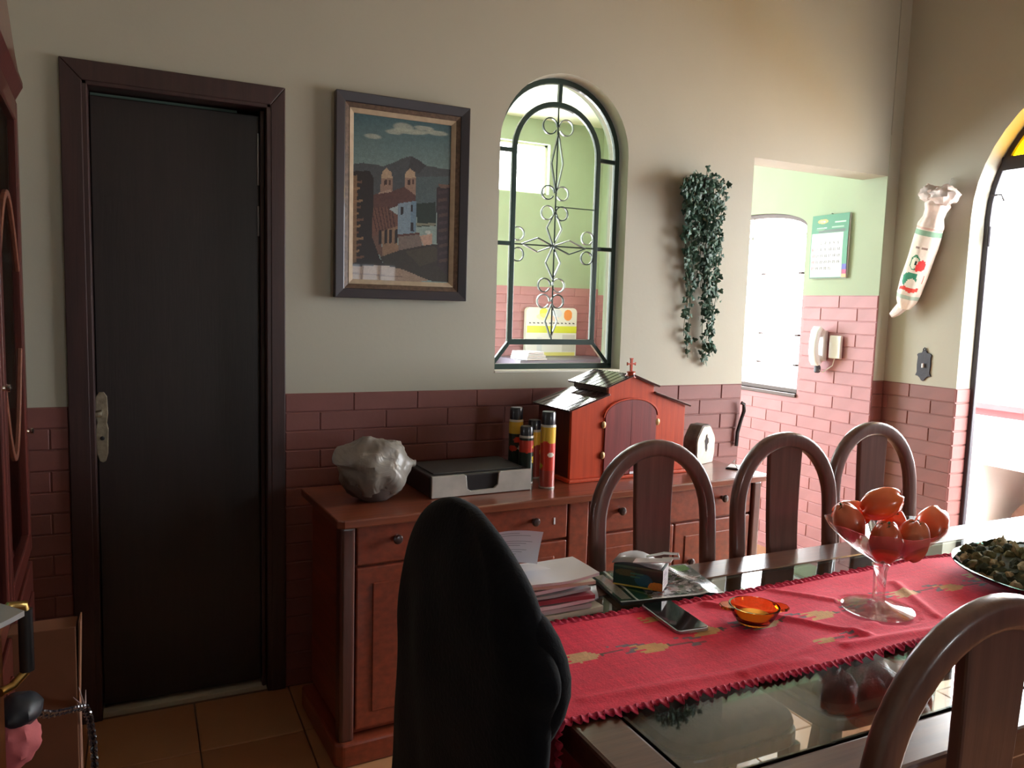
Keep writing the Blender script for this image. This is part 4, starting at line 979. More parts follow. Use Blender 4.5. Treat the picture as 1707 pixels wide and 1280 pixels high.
obj('wall_box', MB().box((-.018, -.105, -.062), (0, -.028, .060)), M_whiteplastic, ph, bevel=.005)
obj('cord', MB().tube([(-.045, .02, -.090), (-.040, .012, -.125), (-.02, .0, -.14), (-.006, -.05, -.10), (-.004, -.06, -.06)], .003, 6), M_whiteplastic, ph, smooth=True)
obj('plug', MB().lathe([(.010, 0), (.017, .006), (.017, .034), (.009, .046)], 14).xform(Matrix.Translation((-.035, .024, -.145))), mat('grey_plug', (.10, .10, .13), .5), ph, smooth=True)

# kitchen counter things seen through the grille
ap_ = thing('kitchen_cabinet', 'dark grey kitchen appliance against the brick wall behind the grille', 'appliance', (2.86, 5.18, 0))
obj('cabinet_body', MB().box((-.42, -.22, .04), (.40, .22, .95)), mat('dark_grey_enamel', (.07, .065, .085), .4), ap_, bevel=.01)
obj('cabinet_top', MB().box((-.43, -.23, .95), (.41, .22, 1.005)), mat('dark_grey_top', (.10, .09, .12), .35), ap_, bevel=.006)
obj('front_trim', MB().box((-.40, -.236, .90), (.38, -.22, .915)), M_greyf, ap_)
pb = thing('wall_board', 'white board with rounded corners, lemon and orange print and yellow band', 'board', (2.898, 5.385, 1.006))
cv = Canvas(100, 84, S(225,226,220))
cv.rect(0, .68, 1, 1, S(226,224,222)); cv.rect(.02, .38, 1, .52, S(215,220,60)); cv.rect(.0, .36, 1, .38, S(238,238,225)); cv.ell(.34, .11, .085, .10, S(240,225,70)); cv.ell(.34, .19, .14, .07, S(235,232,150), .6)
cv.ell(.82, .15, .085, .115, S(235,150,75)); cv.ell(.60, .12, .10, .09, S(205,215,235), .7); cv.ell(.55, .22, .08, .05, S(240,205,190), .8)
for i in range(12): cv.poly([(.05+i*.078, .305), (.085+i*.078, .305), (.105+i*.078, .335), (.07+i*.078, .335)], S(60,60,60))
cv.rect(0, .93, .98, 1, S(225,220,130)); cv.rect(.22, .62, .32, .92, S(210,212,216)); cv.rect(.72, .56, .98, .92, S(200,200,196))
BW, BH = .448, .375
def bfn(u, v):
    x = -BW/2 + BW*u; z = BH*(1-v); r = .035
    if z > BH-r:
        dz = z-(BH-r); lim = BW/2 - r + sqrt(max(0, r*r-dz*dz)); x = max(-lim, min(lim, x))
    return (x, -.016, z)
obj('board_print', print_grid(cv, bfn), print_mat('board_print', .35), pb)
bpoly = [(-BW/2, 0), (BW/2, 0)] + [(BW/2-.035+.035*cos(radians(a)), BH-.035+.035*sin(radians(a))) for a in range(0, 91, 15)] + [(-BW/2+.035-.035*sin(radians(a)), BH-.035+.035*cos(radians(a))) for a in range(0, 91, 15)]
obj('board_body', MB().prism(bpoly, -.0155, .02, 'y'), M_whiteplastic, pb)
m_ = MB()
for i in range(5):
    m_.box((-.10+.004*i, -.11+.006*(i % 2), .012*i), (.085-.008*i, .09, .012*i+.010))
tag(obj('paper_pile', m_, M_paper3, loc=(2.545, 5.05, 1.006), rot=(0, 0, .2), bevel=.002), 'pile of grey-white papers behind the lower left corner of the grille', 'papers')

# ------------------------------------------------------------------ table runner
RX0, RX1, RY0, RY1 = .575, 2.42, .985, 1.315
cv = Canvas(330, 58, (0.84, .042, .095))
def tulip(u, v, s_, fl=1, c=S(205,150,95)):
    du, dv = .020*s_, .075*s_
    cv.poly([(u-du*1.1, v-dv*.9), (u-du*.4, v-dv*.45), (u-du*1.2, v-dv*.25), (u-du*.35, v+dv*.05), (u-du*1.1, v+dv*.45), (u-du*.2, v+dv*.6), (u+du*.5, v+dv*.55), (u+du*1.1, v), (u+du*.5, v-dv*.75), (u-du*.1, v-dv*.8)], c)
    cv.poly([(u+du*1.0, v-dv*.3), (u+du*1.35, v), (u+du*1.0, v+dv*.35)], S(110,80,70))
    g = S(130,100,110)
    cv.poly([(u+du*1.7, v-dv*.9), (u+du*2.6, v-dv*.75), (u+du*3.6, v-dv*.2), (u+du*2.6, v-dv*.3)], g); cv.poly([(u+du*2.0, v+dv*.7), (u+du*2.6, v+dv*.1), (u+du*3.4, v+dv*.2), (u+du*2.7, v+dv*.6)], g)
    cv.line(u+du*1.3, v, u+du*3.2, v+.02*fl, .0012, S(150,70,80), asp=.18)
for i in range(12): tulip(.075+i*.078, .46 + .05*sin(i*2.1), 1.0 if i % 2 else 1.1, 1 if i % 2 else -1, S(214,158,100) if i % 3 else S(222,175,130))
for (u, v) in ((.335, .80), (.62, .82), (.20, .14), (.80, .18)): tulip(u, v, .7)
rsx = np.random.RandomState(5); cv.a *= (1 + .10*(rsx.rand(1, 330, 1)-.5)); cv.a *= (1 + .10*(rsx.rand(58, 1, 1)-.5)); cv.grain(.06, 8)
def wr_(x, y):
    q_ = noise.noise(Vector((x*7+1.5, y*14, .3))); q2 = noise.noise(Vector((x*3.5-y*6, y*9, 5.3)))
    r_ = .0022*(q_+1) + .0065*max(0, q2-.05)
    for (x0, y0, x1, y1, h_) in ((1.10,1.29,1.30,1.04,.007),(1.22,1.02,1.55,.99,.006),(.95,1.00,1.5,1.10,.004),(1.52,1.05,1.62,1.23,.006),(1.30,1.30,1.42,1.16,.005),(.64,1.03,1.1,1.0,.003)):
        dx, dy = x1-x0, y1-y0; t = max(0, min(1, ((x-x0)*dx+(y-y0)*dy)/(dx*dx+dy*dy))); d = sqrt((x-x0-t*dx)**2+(y-y0-t*dy)**2); r_ += h_*math.exp(-(d/.011)**2)
    return r_
HANG = .26
def rfn(u, v):
    tot = HANG + (RX1-RX0); s_ = u*tot; y = RY1 - (RY1-RY0)*v
    y += .006*sin(s_*5+1) - .012*(s_/tot)*0
    if s_ < HANG:
        dz = HANG - s_; return (RX0 - .004 - .010*sin(y*38)*dz/HANG*1.0 - .004, y + .03*(dz/HANG)*(v-.5)*-.5, TZT + .003 - dz)
    x = RX0 + (s_-HANG)
    rnd = max(0, .012-(s_-HANG))
    flat_ = 1.0 if not any(((x-a)**2+(y-b)**2) < c*c for a, b, c in ((1.433, 1.125, .085), (1.12, 1.168, .05))) else 0.15
    return (x, y, TZT + .0035 - rnd*.2 + wr_(x, y)*flat_)
cvr = Canvas(376, 58, (0.84, .042, .095)); cvr.a[:, 46:] = cv.a; cvr.a[:, :46] = cv.a[:, 150:196]*0 + np.array((0.84, .042, .095)); 
run = thing('table_runner', 'red cloth table runner with woven tulips and frilled edges', 'table runner', ((RX0+RX1)/2, (RY0+RY1)/2, TZT))
ro = Vector(((RX0+RX1)/2, (RY0+RY1)/2, TZT))
m_ = print_grid(cvr, lambda u, v: tuple(Vector(rfn(u, v))-ro)); 
mcl = print_mat('red_woven_cloth', .85)
nn = mcl.node_tree; wv = nn.nodes.new('ShaderNodeTexNoise'); wv.inputs['Scale'].default_value = 260; bpn = nn.nodes.new('ShaderNodeBump'); bpn.inputs['Strength'].default_value = .35; bpn.inputs['Distance'].default_value = .002
tcn = nn.nodes.new('ShaderNodeTexCoord'); nn.links.new(tcn.outputs['Object'], wv.inputs['Vector']); nn.links.new(wv.outputs['Fac'], bpn.inputs['Height']); nn.links.new(bpn.outputs[0], nn.nodes['Principled BSDF'].inputs['Normal'])
obj('runner_cloth', m_, mcl, run, smooth=True)
M_frill = mat('crimson_frill', (.62, .035, .10), .8, bump=.3, bscale=200)
for v_, sg in ((0.0, 1), (1.0, -1)):
    fm = MB(); N = 1100; vv = []; fs = []
    tot = HANG + RX1-RX0
    for i in range(N+1):
        u = i/N; s_ = u*tot; p = Vector(rfn(u, v_)) - ro; ph_ = s_*2*pi/.0145; big = 1 + .30*sin(s_*2*pi/.031) + .25*noise.noise(Vector((s_*30, v_, 0)))
        hang = s_ < HANG
        for j, (o_, h_) in enumerate(((-.004, .0), (.003, .004), (.008, .003), (.013, .0))):
            wob = sin(ph_ + j*.5)*(.0032*j/3+.0008)
            if hang: vv.append((p.x - h_ + wob, p.y + sg*o_*big, p.z))
            else: vv.append((p.x + cos(ph_+j)*.0022*j/2, p.y + sg*o_*big*(1+.18*sin(ph_*.5)), max(.0009, p.z*.5 + h_ + .0018 + wob)))
    for i in range(N):
        for j in range(3): k = i*4+j; fs.append((k, k+1, k+5, k+4))
    fm.add(vv, fs); o = obj('frill', fm, M_frill, run, smooth=True, fixn=False); o.data.materials[0] = M_frill
    md = o.modifiers.new('t', 'SOLIDIFY'); md.thickness = .0012

# ------------------------------------------------------------------ things on the table
ZR = TZT + .0075
# glass compote
gc = thing('glass_compote', 'clear stemmed glass fruit bowl standing on the red runner', 'fruit bowl', (1.433, 1.125, ZR))
prof_o = [(.073, 0), (.074, .003), (.060, .007), (.030, .012), (.014, .020), (.0125, .035), (.0135, .085), (.018, .100), (.013, .104), (.022, .110), (.050, .126), (.082, .149), (.106, .173), (.118, .190)]
prof_i = [(.115, .190), (.103, .175), (.079, .152), (.048, .130), (.020, .115), (.001, .110)]
gm = MB(); k = 48; vv = []; fs = []
full = [(.0005, 0)] + prof_o + prof_i
for r_, z_ in full:
    for i in range(k):
        a = 2*pi*i/k; wv_ = 1 + (.022*cos(8*a) if z_ > .170 else 0); vv.append((r_*wv_*cos(a), r_*wv_*sin(a), z_ + (.003*cos(8*a) if z_ > .180 else 0)))
for j in range(len(full)-1):
    for i in range(k): l = (i+1) % k; fs.append((j*k+i, j*k+l, (j+1)*k+l, (j+1)*k+i))
fs += [tuple(range(k-1, -1, -1)), tuple((len(full)-1)*k+i for i in range(k))]
gm.add(vv, fs); obj('compote_glass', gm, M_clear, gc, smooth=True)
RD = Vector((right.x, right.y, 0)).normalized(); FD = Vector((fwd.x, fwd.y, 0)).normalized()
frm = [mat('orange_red_fruit_skin', (.85, .095, .028), .25, scale=10, col2=(.85, .17, .035), coat=.5), mat('red_orange_fruit_skin', (.70, .075, .035), .3, scale=9, col2=(.68, .14, .045), coat=.4), mat('dull_orange_fruit_skin', (.68, .11, .05), .35, scale=9, col2=(.62, .19, .08), coat=.3)]
def fruit(label, r_, f_, z_, rot, m_i, sz=1.0, stem=True):
    p = Vector((1.433, 1.125, ZR)) + RD*r_ + FD*f_ + Vector((0, 0, z_))
    t = thing('fruit', label, 'fruit', p, rot=rot, group='orange-red fruits in the glass bowl')
    def fn(d):
        a = math.atan2(d.y, d.x); return 1 + .085*cos(4*a)*(abs(d.z)**1.2) + (.10*(1-d.z)*.5 if d.z < 1 else 0) - .16*math.exp(-((1-abs(d.z))/.03)) + .02*noise.noise(d*2)
    obj('fruit_flesh', MB().ball((0, 0, 0), (.0310*sz, .0310*sz, .0425*sz), 28, 18, fn=fn), frm[m_i], t, smooth=True)
    if stem:
        cx = MB(); 
        for i in range(4):
            a = pi/2*i+.4; q_ = Vector((cos(a), sin(a), 0)); n_2 = Vector((-sin(a), cos(a), 0))
            cx.add([Vector((0, 0, .036*sz)), q_*.008+n_2*.006+Vector((0, 0, .0385*sz)), q_*.017+Vector((0, 0, .036*sz)), q_*.008-n_2*.006+Vector((0, 0, .0385*sz))], [(0, 3, 2, 1)])
        o = obj('calyx', cx, mat_cal, t, fixn=False); md = o.modifiers.new('t', 'SOLIDIFY'); md.thickness = .0012
        obj('stalk', MB().tube([(0, 0, .033*sz), (.001, 0, .044*sz)], .0022, 6), mat_cal, o, smooth=True)
mat_cal = mat('dark_green_calyx', (.05, .10, .03), .7)
fruit('bright orange-red fruit lying on top of the pile in the glass bowl', -.002, .010, .232, (radians(65), 0, radians(60)), 0, 1.02, False)
fruit('fruit leaning on the left rim of the glass bowl', -.072, .010, .190, (radians(-18), radians(-22), 0), 2, .98)
fruit('fruit at the front left of the glass bowl, calyx upwards', -.018, -.050, .166, (radians(8), radians(-4), 0), 1, 1.0)
fruit('fruit at the front right of the glass bowl, calyx upwards', .046, -.034, .166, (radians(8), radians(10), .5), 2, 1.0)
fruit('bright orange fruit leaning out over the right rim of the glass bowl', .110, .014, .190, (radians(-14), radians(55), 0), 0, 1.0, False)
fruit('orange fruit behind the front left one in the glass bowl', -.038, .072, .190, (radians(75), 0, radians(20)), 0, .95, False)
fruit('fruit at the back of the glass bowl, mostly hidden', .040, .045, .168, (radians(10), radians(8), 0), 1, .98)
# amber bowl
ab = thing('amber_bowl', 'small amber glass bowl with two tab handles on the red runner', 'bowl', (1.122, 1.168, ZR), radians(-25))
po = [(.001, 0), (.026, 0), (.034, .004), (.043, .018), (.050, .034), (.051, .038)]; pi_ = [(.047, .038), (.045, .033), (.038, .018), (.028, .008), (.001, .007)]
obj('bowl_glass', MB().lathe(po+pi_, 40, cap=False), M_amber, ab, smooth=True)
for sx in (-1, 1): obj('tab_handle', MB().prism([(sx*.046, -.022), (sx*.062, -.018), (sx*.070, -.008), (sx*.070, .008), (sx*.062, .018), (sx*.046, .022)], .032, .038, 'z'), M_amber, ab, bevel=.002)
obj('wax', MB().lathe([(.001, .008), (.030, .009), (.036, .017), (.001, .018)], 30, cap=False), mat('orange_wax', (.80, .28, .03), .4), ab, smooth=True)
# phone
phn = thing('mobile_phone', 'black mobile phone with a silver rim lying on the runner edge', 'phone', (.981, 1.245, TZT+.0085), radians(-5))
obj('phone_body', MB().prism(rrect(.037, .073, .008, 4), 0, .0075, 'z'), mat('phone_silver_rim', (.45, .47, .50), .25, metal=.8), phn, bevel=.0015)
obj('screen', MB().prism(rrect(.0345, .0705, .007, 4), .0076, .0084, 'z'), mat('phone_black_glass', (.006, .007, .008), .05, coat=1.0), phn)
# stack of papers
rs = random.Random(11)
stk = [(.235, .30, .014, M_paper2, 'cream booklet at the bottom of the paper stack', 'booklet'), (.20, .28, .010, M_paper3, 'grey magazine second from the bottom of the paper stack', 'booklet'), (.22, .29, .008, M_paper, 'white booklet third from the bottom of the paper stack', 'booklet'), (.20, .27, .009, M_maroon, 'maroon-edged notebook in the middle of the paper stack', 'notebook'), (.21, .28, .006, M_paper3, 'grey folder just above the maroon notebook', 'folder'),
       (.205, .27, .008, M_paper, 'white envelope below the top sheets of the paper stack', 'envelope'), (.21, .28, .007, M_paper2, 'cream envelope near the top of the paper stack', 'envelope'), (.225, .29, .006, M_paper, 'loose white sheets on top of the paper stack', 'papers')]
z = TZT + .0015
def slab_curl(wd, ln, th, seed, curl):
    """a limp stack of leaves: grid top and bottom with a soft bend"""
    nx, ny = 10, 8; m = MB(); vv = []
    for top_ in (0, 1):
        for j in range(ny+1):
            for i in range(nx+1):
                x, y = (i/nx-.5)*wd, (j/ny-.5)*ln
                b = curl*((max(0, i/nx-.55)/.45)**2)*(.4+.6*(1-j/ny)) + .0015*noise.noise(Vector((x*20, y*20, seed)))
                vv.append((x, y, b*top_*1.0 + (th if top_ else 0) + (b*.9 if not top_ else 0)))
    N = (nx+1)*(ny+1); fs = []
    for j in range(ny):
        for i in range(nx):
            k = j*(nx+1)+i; fs += [(k, k+nx+1, k+nx+2, k+1), (N+k, N+k+1, N+k+nx+2, N+k+nx+1)]
    bd_ = [i for i in range(nx+1)] + [j*(nx+1)+nx for j in range(1, ny+1)] + [ny*(nx+1)+i for i in range(nx-1, -1, -1)] + [j*(nx+1) for j in range(ny-1, 0, -1)]
    for a_, b_ in zip(bd_, bd_[1:]+bd_[:1]): fs.append((a_, b_, N+b_, N+a_))
    return m.add(vv, fs)
STZ = []
for i, (wd, dp, th, m_, lb, ct) in enumerate(stk):
    cu = (.0, .0, .004, .0, .004, .006, .0, .012)[i]
    dp2 = dp*.45
    o = obj(ct if ct != 'papers' else 'loose_papers', slab_curl(wd, dp2, th*.92, i, cu), m_, loc=(.740 + rs.uniform(-.008, .010) + (.010 if i in (0, 7) else 0), 1.402 + rs.uniform(-.006, .006), z), rot=(0, 0, rs.uniform(-.09, .09)), smooth=True)
    tag(o, lb, ct); z += th + .0012 + (.002 if cu else 0); STZ.append(z)
# plastic sleeve bottom right
tag(obj('plastic_sleeve', slab_curl(.10, .10, .0012, 40, .018), mat('clear_sleeve', (.8, .83, .85), .2, trans=.6), loc=(.835, 1.405, TZT+.019), rot=(0, 0, -.5), smooth=True), 'clear plastic sleeve sticking out of the right side of the stack', 'plastic sleeve')
# upright sheet on the stack
us = thing('letter', 'white printed letter standing upright on the paper stack', 'letter', (.692, 1.425, STZ[-1]+.003), radians(-12))
cv = Canvas(40, 60, S(222,222,232))
for i in range(13):
    if i % 4 != 3: cv.rect(.12, .08+i*.065, .60+.3*((i*37) % 10)/10, .095+i*.065, S(150,150,165))
obj('letter_sheet', print_grid(cv, lambda u, v: (-.055+.118*u, .022-.040*(1-v)**1.3 + .010*sin(pi*u), .082*(1-v)+.003*sin(3*u))), print_mat('letter_print', .7), us, smooth=True)
obj('letter_fold', MB().add([(-.055, .022, 0), (.063, .022, 0), (.075, -.045, .012), (-.045, -.05, .010)], [(0, 1, 2, 3)]), M_paper, us, fixn=False)
# magazine with collage cover
mg = thing('magazine', 'open printed magazine with a dark green border lying at the table edge', 'magazine', (1.063, 1.430, TZT+.001), radians(-8))
cv = Canvas(96, 76, S(70,86,76))
rsn = np.random.RandomState(9)
cv.rect(.0, 0, .16, 1, S(36,66,54)); cv.rect(.03, .10, .13, .92, S(150,150,140)); cv.rect(.16, 0, .175, 1, S(190,200,190)); cv.rect(.175, .0, .30, .98, S(30,74,52))
cv.rect(.31, .0, 1, 1, S(120,124,124))
for i in range(210):
    x_, y_ = .32 + .66*rsn.rand(), rsn.rand(); c = [S(60,60,66), S(170,170,176), S(100,90,92), S(70,96,70), S(200,200,204), S(130,80,76), S(40,44,50)][rsn.randint(7)]
    cv.ell(x_, y_, .012+.03*rsn.rand(), .012+.035*rsn.rand(), c, .85)
cv.rect(.31, .96, 1, 1, S(205,208,205)); cv.line(.62, 0, .86, .75, .006, S(215,215,210)); cv.rect(.0, .97, .31, 1, S(190,195,190)); cv.rect(.80, .04, .97, .2, S(110,150,90)); cv.grain(.12, 4)
MW, MH = .255, .190
def mfn(u, v):
    x, y = -MW/2+MW*u, MH/2-MH*v
    return (x + .012*(1-v)*u, y, .0105 + .010*math.exp(-((u-.70-.15*v)/.07)**2)*(1-v*.6) + .014*max(0, u-.82)*(1-v) + .003*noise.noise(Vector((u*4, v*4, 2))))
obj('cover', print_grid(cv, mfn), print_mat('glossy_magazine_print', .25, .5), mg, smooth=True)
obj('pages', MB().box((-MW/2+.002, -MH/2+.002, 0), (MW/2-.004, MH/2-.002, .0085)), mat('dark_page_edges', (.05, .06, .06), .6), mg, bevel=.002)
# small carton on the magazine
ct = thing('small_carton', 'small dark green printed carton with a raised grey lid on the magazine', 'carton', (1.022, 1.425, TZT+.0155), radians(-48))
cv = Canvas(60, 26, S(24,52,42))
cv.rect(0, 0, 1, .12, S(60,90,70)); cv.ell(.25, .35, .22, .16, S(90,80,40), .8); cv.ell(.62, .6, .18, .3, S(20,80,100), .8); cv.ell(.9, .85, .18, .25, S(205,120,40)); cv.rect(.35, .30, .62, .38, S(60,110,90)); cv.rect(.35, .48, .55, .54, S(60,110,90)); cv.rect(0, .93, .8, 1, S(170,150,60)); cv.grain(.12, 6)
cw_, cd_, ch_ = .112, .060, .048
obj('carton_body', MB().box((-cw_/2, -cd_/2, 0), (cw_/2, cd_/2, ch_)), mat('dark_green_card', (.02, .05, .04), .4), ct, bevel=.001)
obj('carton_front', print_grid(cv, lambda u, v: (-cw_/2+cw_*u, -cd_/2-.0008, ch_*(1-v))), print_mat('carton_print', .3, .4), ct)
cv = Canvas(24, 22, S(205,200,200))
for i in range(6): cv.rect(.15, .12+.13*i, .5+.35*((i*7) % 3)/3, .17+.13*i, S(150,130,140))
obj('carton_end', print_grid(cv, lambda u, v: (cw_/2+.0008, -cd_/2+cd_*u, ch_*(1-v))), print_mat('carton_end_print', .4), ct)
lid = MB(); vv = []
for j in range(2):
    for i in range(9):
        u = i/8; vv.append((-cw_/2-.004+(cw_+.0)*u, -cd_/2-.004 + (cd_+.006)*j, ch_+.004+.014*sin(pi*min(1, u*1.25))*(.5+.5*j)))
lid.add(vv, [(i, i+1, i+10, i+9) for i in range(8)]); o = obj('lid', lid, mat('grey_card', (.36, .35, .35), .45, coat=.2), ct, smooth=True, fixn=False); md = o.modifiers.new('t', 'SOLIDIFY'); md.thickness = .002
bl_ = MB(); bl_.box((.0, -cd_/2-.012, ch_+.012), (.085, -cd_/2+.018, ch_+.0145)); bl_.xform(Matrix.Rotation(radians(-9), 4, 'Y')); bl_.tube([(.012, -.004, ch_+.018), (.05, .004, ch_+.030), (.082, .0, ch_+.034), (.088, -.012, ch_+.028), (.05, -.012, ch_+.022)], .003, 8)
obj('blister_strip', bl_, mat('shiny_clear_plastic', (.85, .87, .88), .12, coat=.6), ct, smooth=True)

# green dish with heap
dc = Vector((1.965, 1.045, TZT+.008))
gd = thing('green_glass_dish', 'wide shallow green glass dish at the right edge of the picture', 'dish', dc)
obj('dish_glass', MB().lathe([(.001, 0), (.10, 0), (.14, .008), (.215, .026), (.235, .040), (.235, .043), (.212, .031), (.138, .013), (.098, .005), (.001, .005)], 64, cap=False), M_grglass, gd, smooth=True)
rs = random.Random(21)
heap = [MB(), MB(), MB()]
for i in range(760):
    a = rs.uniform(0, 2*pi); r_ = .222*sqrt(rs.random()); h_ = .062*(1-(r_/.240)**2)
    p = Vector((r_*cos(a), r_*sin(a), .022 + h_*rs.uniform(.35, 1.0))); s_ = rs.uniform(.014, .026); k_ = rs.choice((0, 0, 1, 1, 2))
    if rs.random() < .45: leaf(heap[k_], p, s_*1.5, rs)
    else: heap[k_].ball(p, (s_*.65, s_*.65, s_*.85), 8, 6, fn=lambda d: 1+.35*noise.noise(d*3+p*40))
heap[0].ball((0, 0, .035), (.205, .205, .036), 24, 10)
hobj = thing('potpourri', 'heap of dark green and tan dried leaves and buds in the green dish', 'dried plants', dc + Vector((0, 0, .002)))
for m_, c, nm in zip(heap, ((.045, .055, .035), (.14, .13, .06), (.36, .30, .18)), ('dark_buds', 'olive_leaves', 'tan_buds')):
    m_.v = [(x, y, max(z, .014 + .028*max(0, (sqrt(x*x+y*y)-.150)/.08))) for x, y, z in m_.v]
    o = obj(nm, m_, mat(nm, c, .9, var=.35, scale=60, spec=.15), hobj, fixn=False); o['kind'] = 'stuff'

# ------------------------------------------------------------------ left edge: china cabinet, chest, carton, bag
cbx = thing('china_cabinet', 'tall dark red wooden cabinet with a glass door at the left edge', 'cabinet', (-.28, 2.28, 0), radians(2.2))
# local: face at x=0 looking +X, cabinet from y=-1.0 to 0, depth to x=-.38
obj('side_panel', MB().box((-.40, -.022, 0), (0, 0, 1.86)), M_cab, cbx, bevel=.003)
obj('side_panel', MB().box((-.40, -1.02, 0), (0, -.998, 1.86)), M_cab, cbx, bevel=.003)
obj('back_panel', MB().box((-.40, -.998, 0), (-.385, -.022, 1.86)), M_cab, cbx)
obj('plinth', MB().box((-.39, -.998, 0), (-.01, -.022, .10)), M_cab, cbx)
for zz in (.10, .72, 1.12, 1.46, 1.83): obj('shelf', MB().box((-.385, -.998, zz), (-.02, -.022, zz+.02)), M_cab, cbx)
obj('cornice', MB().prism([(-.42, 1.85), (.012, 1.85), (.030, 1.885), (.030, 1.90), (-.42, 1.90)], -1.05, .02, 'y'), M_cab, cbx, bevel=.004)
obj('pediment', MB().prism([(-1.05, 1.90), (.02, 1.90), (-.10, 1.935), (-.30, 2.03), (-.52, 2.09), (-.74, 2.03), (-.93, 1.935)], -.02, .025, 'x'), M_cab, cbx, bevel=.004)
for y0_, y1_ in ((-.508, -.024), (-.996, -.512)):
    dm = MB(); dm.box((0, y0_, .74), (.02, y0_+.045, 1.84)); dm.box((0, y1_-.045, .74), (.02, y1_, 1.84)); dm.box((0, y0_+.045, .74), (.02, y1_-.045, .79)); dm.box((0, y0_+.045, 1.79), (.02, y1_-.045, 1.84))
    gd_ = obj('glass_door', dm, M_cab, cbx, bevel=.004)
    obj('pane', MB().box((.007, y0_+.045, .79), (.011, y1_-.045, 1.79)), M_pane, gd_)
    mc = (y0_+y1_)/2
    for (a_, b_) in (((y1_-.045, 1.44), (mc, 1.60)), ((y0_+.045, 1.44), (mc, 1.60)), ((y1_-.045, 1.25), (mc, 1.02)), ((y0_+.045, 1.25), (mc, 1.02))):
        am = [(.012, a_[0]+(b_[0]-a_[0])*t/8, a_[1]+(b_[1]-a_[1])*sin(pi/2*t/8)) for t in range(9)]
        obj('muntin', MB().sweep(am, rrect(.007, .005, .002, 1), ref=(1, 0, 0)), mat_munt if 'mat_munt' in globals() else globals().setdefault('mat_munt', wood('light_muntin_wood', (.22, .08, .05), (.15, .05, .03))), gd_)
    for zz in ((1.045,) if y1_ > -.1 else (1.205,)):
        kn = MB().lathe([(.005, 0), (.004, .004), (.008, .008), (.008, .012), (.003, .014)], 12).xform(Matrix.Translation((.02, y1_-.022, zz)) @ Matrix.Rotation(radians(90), 4, 'Y')); obj('knob', kn, mat('chrome_knob', (.7, .62, .55), .15, metal=1.0) if 'chrome_knob' not in MATS else MATS['chrome_knob'], gd_, smooth=True)
    dw = obj('lower_door', MB().box((0, y0_, .11), (.02, y1_, .71)), M_cab, cbx, bevel=.004)
    obj('lower_door_panel', MB().box((.018, y0_+.06, .17), (.026, y1_-.06, .65)), M_cab, dw, bevel=.004)

chs = thing('wooden_chest', 'orange-brown wooden chest edge with a brass handle at the lower left', 'chest', (-.176, 1.20, 0))
M_chest = wood('orange_chest_wood', (.30, .11, .04), (.20, .07, .03))
obj('chest_body', MB().box((-.30, -.33, .03), (0, 0, .945)), M_chest, chs, bevel=.004)
obj('chest_top', MB().box((-.31, -.34, .945), (.006, .006, .965)), M_chest, chs, bevel=.004)
for sx in (-.27, -.05): obj('foot', MB().box((sx, -.30, 0), (sx+.03, -.27, .03)), M_chest, chs)
h_ = obj('handle_mount', MB().tube([(.0, -.02, .985-.03), (.012, -.012, .972), (.026, -.004, .968), (.028, -.004, .955)], .007, 10).tube([(.0, -.03, .862), (.012, -.016, .862), (.026, -.004, .874), (.028, -.004, .885)], .006, 10), M_brass, chs, smooth=True)
h_['label'] = 'curved brass mounts of the handle'
obj('handle_grip', MB().tube([(.028, -.004, .962), (.028, -.004, .876)], .009, 12), M_black, h_, smooth=True)
# things on the chest
m_ = slab_curl(.16, .12, .006, 3, .012)
tag(obj('grey_papers', m_, M_paper3, loc=(-.24, 1.13, .968), rot=(0, 0, .6), smooth=True), 'grey-white papers on the chest at the left edge', 'papers')
m_ = MB().prism(rrect(.045, .03, .01, 3), 0, .045, 'z')
tag(obj('teal_box', m_, mat('teal_plastic', (.10, .45, .42), .4), loc=(-.245, 1.16, .984), rot=(0, 0, .5), bevel=.004), 'small teal box on the grey papers at the left edge', 'box')

crt = thing('cardboard_carton', 'tall brown cardboard carton standing between cabinet and door', 'carton', (-.20, 1.90, 0))
obj('carton_body', MB().box((-.050, -.15, 0), (.070, -.09, .715)), M_card, crt, bevel=.002)
obj('carton_flap', MB().prism([(.0705, .55), (.0725, .55), (.078, .722), (.075, .722)], -.149, -.091, 'y'), M_card, crt)
obj('carton_pale_side', MB().box((.0705, -.148, .0), (.0725, -.092, .55)), mat('pale_carton_edge', (.30, .15, .10), .7), crt)  # paler facing over the carton's right side
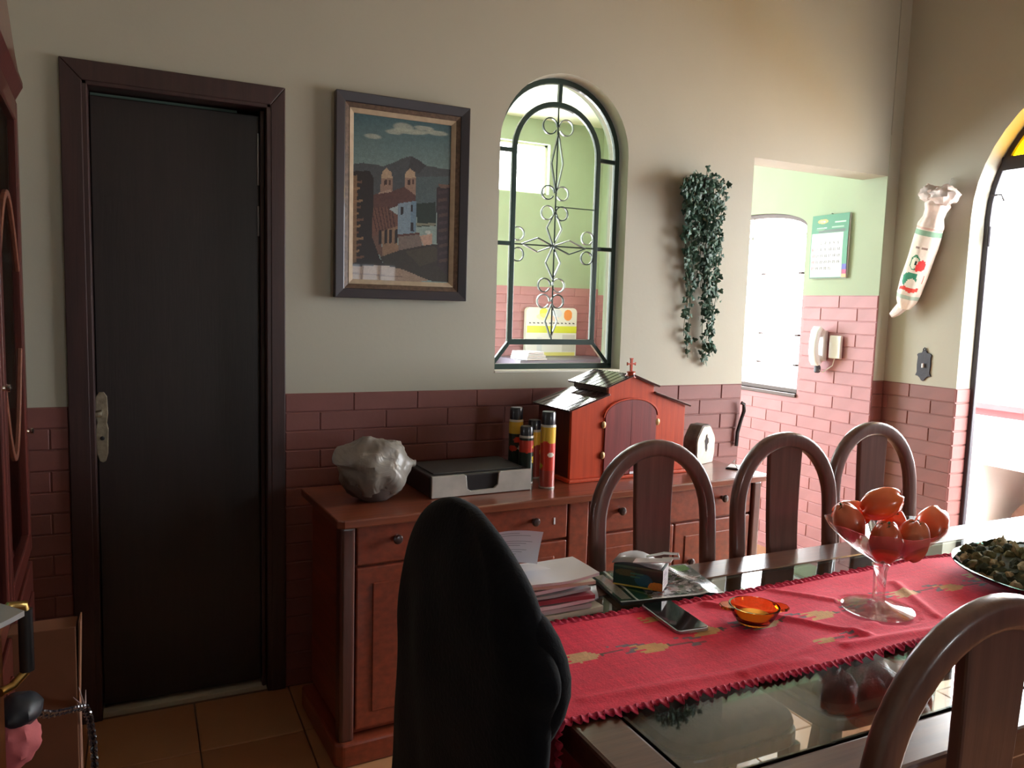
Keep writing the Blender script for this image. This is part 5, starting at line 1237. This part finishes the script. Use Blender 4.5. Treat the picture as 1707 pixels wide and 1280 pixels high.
# black bag with braided strap and pink cloth, hanging by its strap from the carton edge
yb_ = 1.42
def pb_(x, y, Y=yb_): return onY(x, y, Y)
b0 = pb_(28, 1188)
bgt = thing('shoulder_bag', 'small dark shoulder bag hanging by a braided black strap over the carton', 'bag', (b0.x, yb_, b0.z))
def Bq(x, y, dy=0, Y=None): p = pb_(x, y, Y or yb_); return Vector((p.x-b0.x, dy + p.y-yb_, p.z-b0.z))
obj('bag_body', MB().ball((0, .02, -.005), (.035, .040, .027), 24, 14, fn=lambda d: 1+.12*noise.noise(d*2)), mat('dark_blue_leather', (.02, .024, .034), .45), bgt, smooth=True)
def braid(path, r, n):
    m = MB()
    for ph_ in (0, 2*pi/3, 4*pi/3):
        pts = []
        for i in range(n+1):
            t = i/n; k_ = t*(len(path)-1); a_ = int(min(k_, len(path)-2)); p = path[a_].lerp(path[a_+1], k_-a_)
            w_ = t*n*.55; pts.append(p + Vector((sin(w_+ph_)*r, cos(2*(w_+ph_))*r*.5, sin(w_+ph_)*r*.9)))
        m.tube(pts, r*.75, 6)
    return m
pth = [Bq(46, 1186), Bq(85, 1190, 0, 1.52), Bq(120, 1182, 0, 1.66), Bq(142, 1178, 0, 1.735), Bq(150, 1200, 0, 1.76), Bq(156, 1240, 0, 1.78), Bq(159, 1290, 0, 1.78), Bq(160, 1340, 0, 1.78)]
obj('braided_strap', braid(pth, .0045, 110), mat('glossy_black_braid', (.015, .015, .02), .2, coat=.8), bgt, smooth=True)
tw = MB()
for (a_, b_) in (((142, 1180), (122, 1162)), ((142, 1180), (131, 1145)), ((142, 1180), (143, 1150))): tw.tube([Bq(*a_, 0, 1.725), Bq(*b_, 0, 1.72)], lambda t: .0022*(1-.7*t), 6)
obj('twist_tie', tw, mat('pale_twine', (.55, .42, .40), .6), bgt, smooth=True)
pc = pb_(30, 1232)
tag(obj('pink_cloth', MB().ball((0, 0, 0), (.036, .040, .045), 26, 18, fn=lambda d: 1+.14*noise.noise(d*2.4)+.05*sin(9*d.x+6*d.z)), M_pinkcloth, loc=(pc.x-.006, yb_+.01, pc.z-.006), smooth=True), 'pink cloth bundle below the dark bag at the lower left', 'cloth')
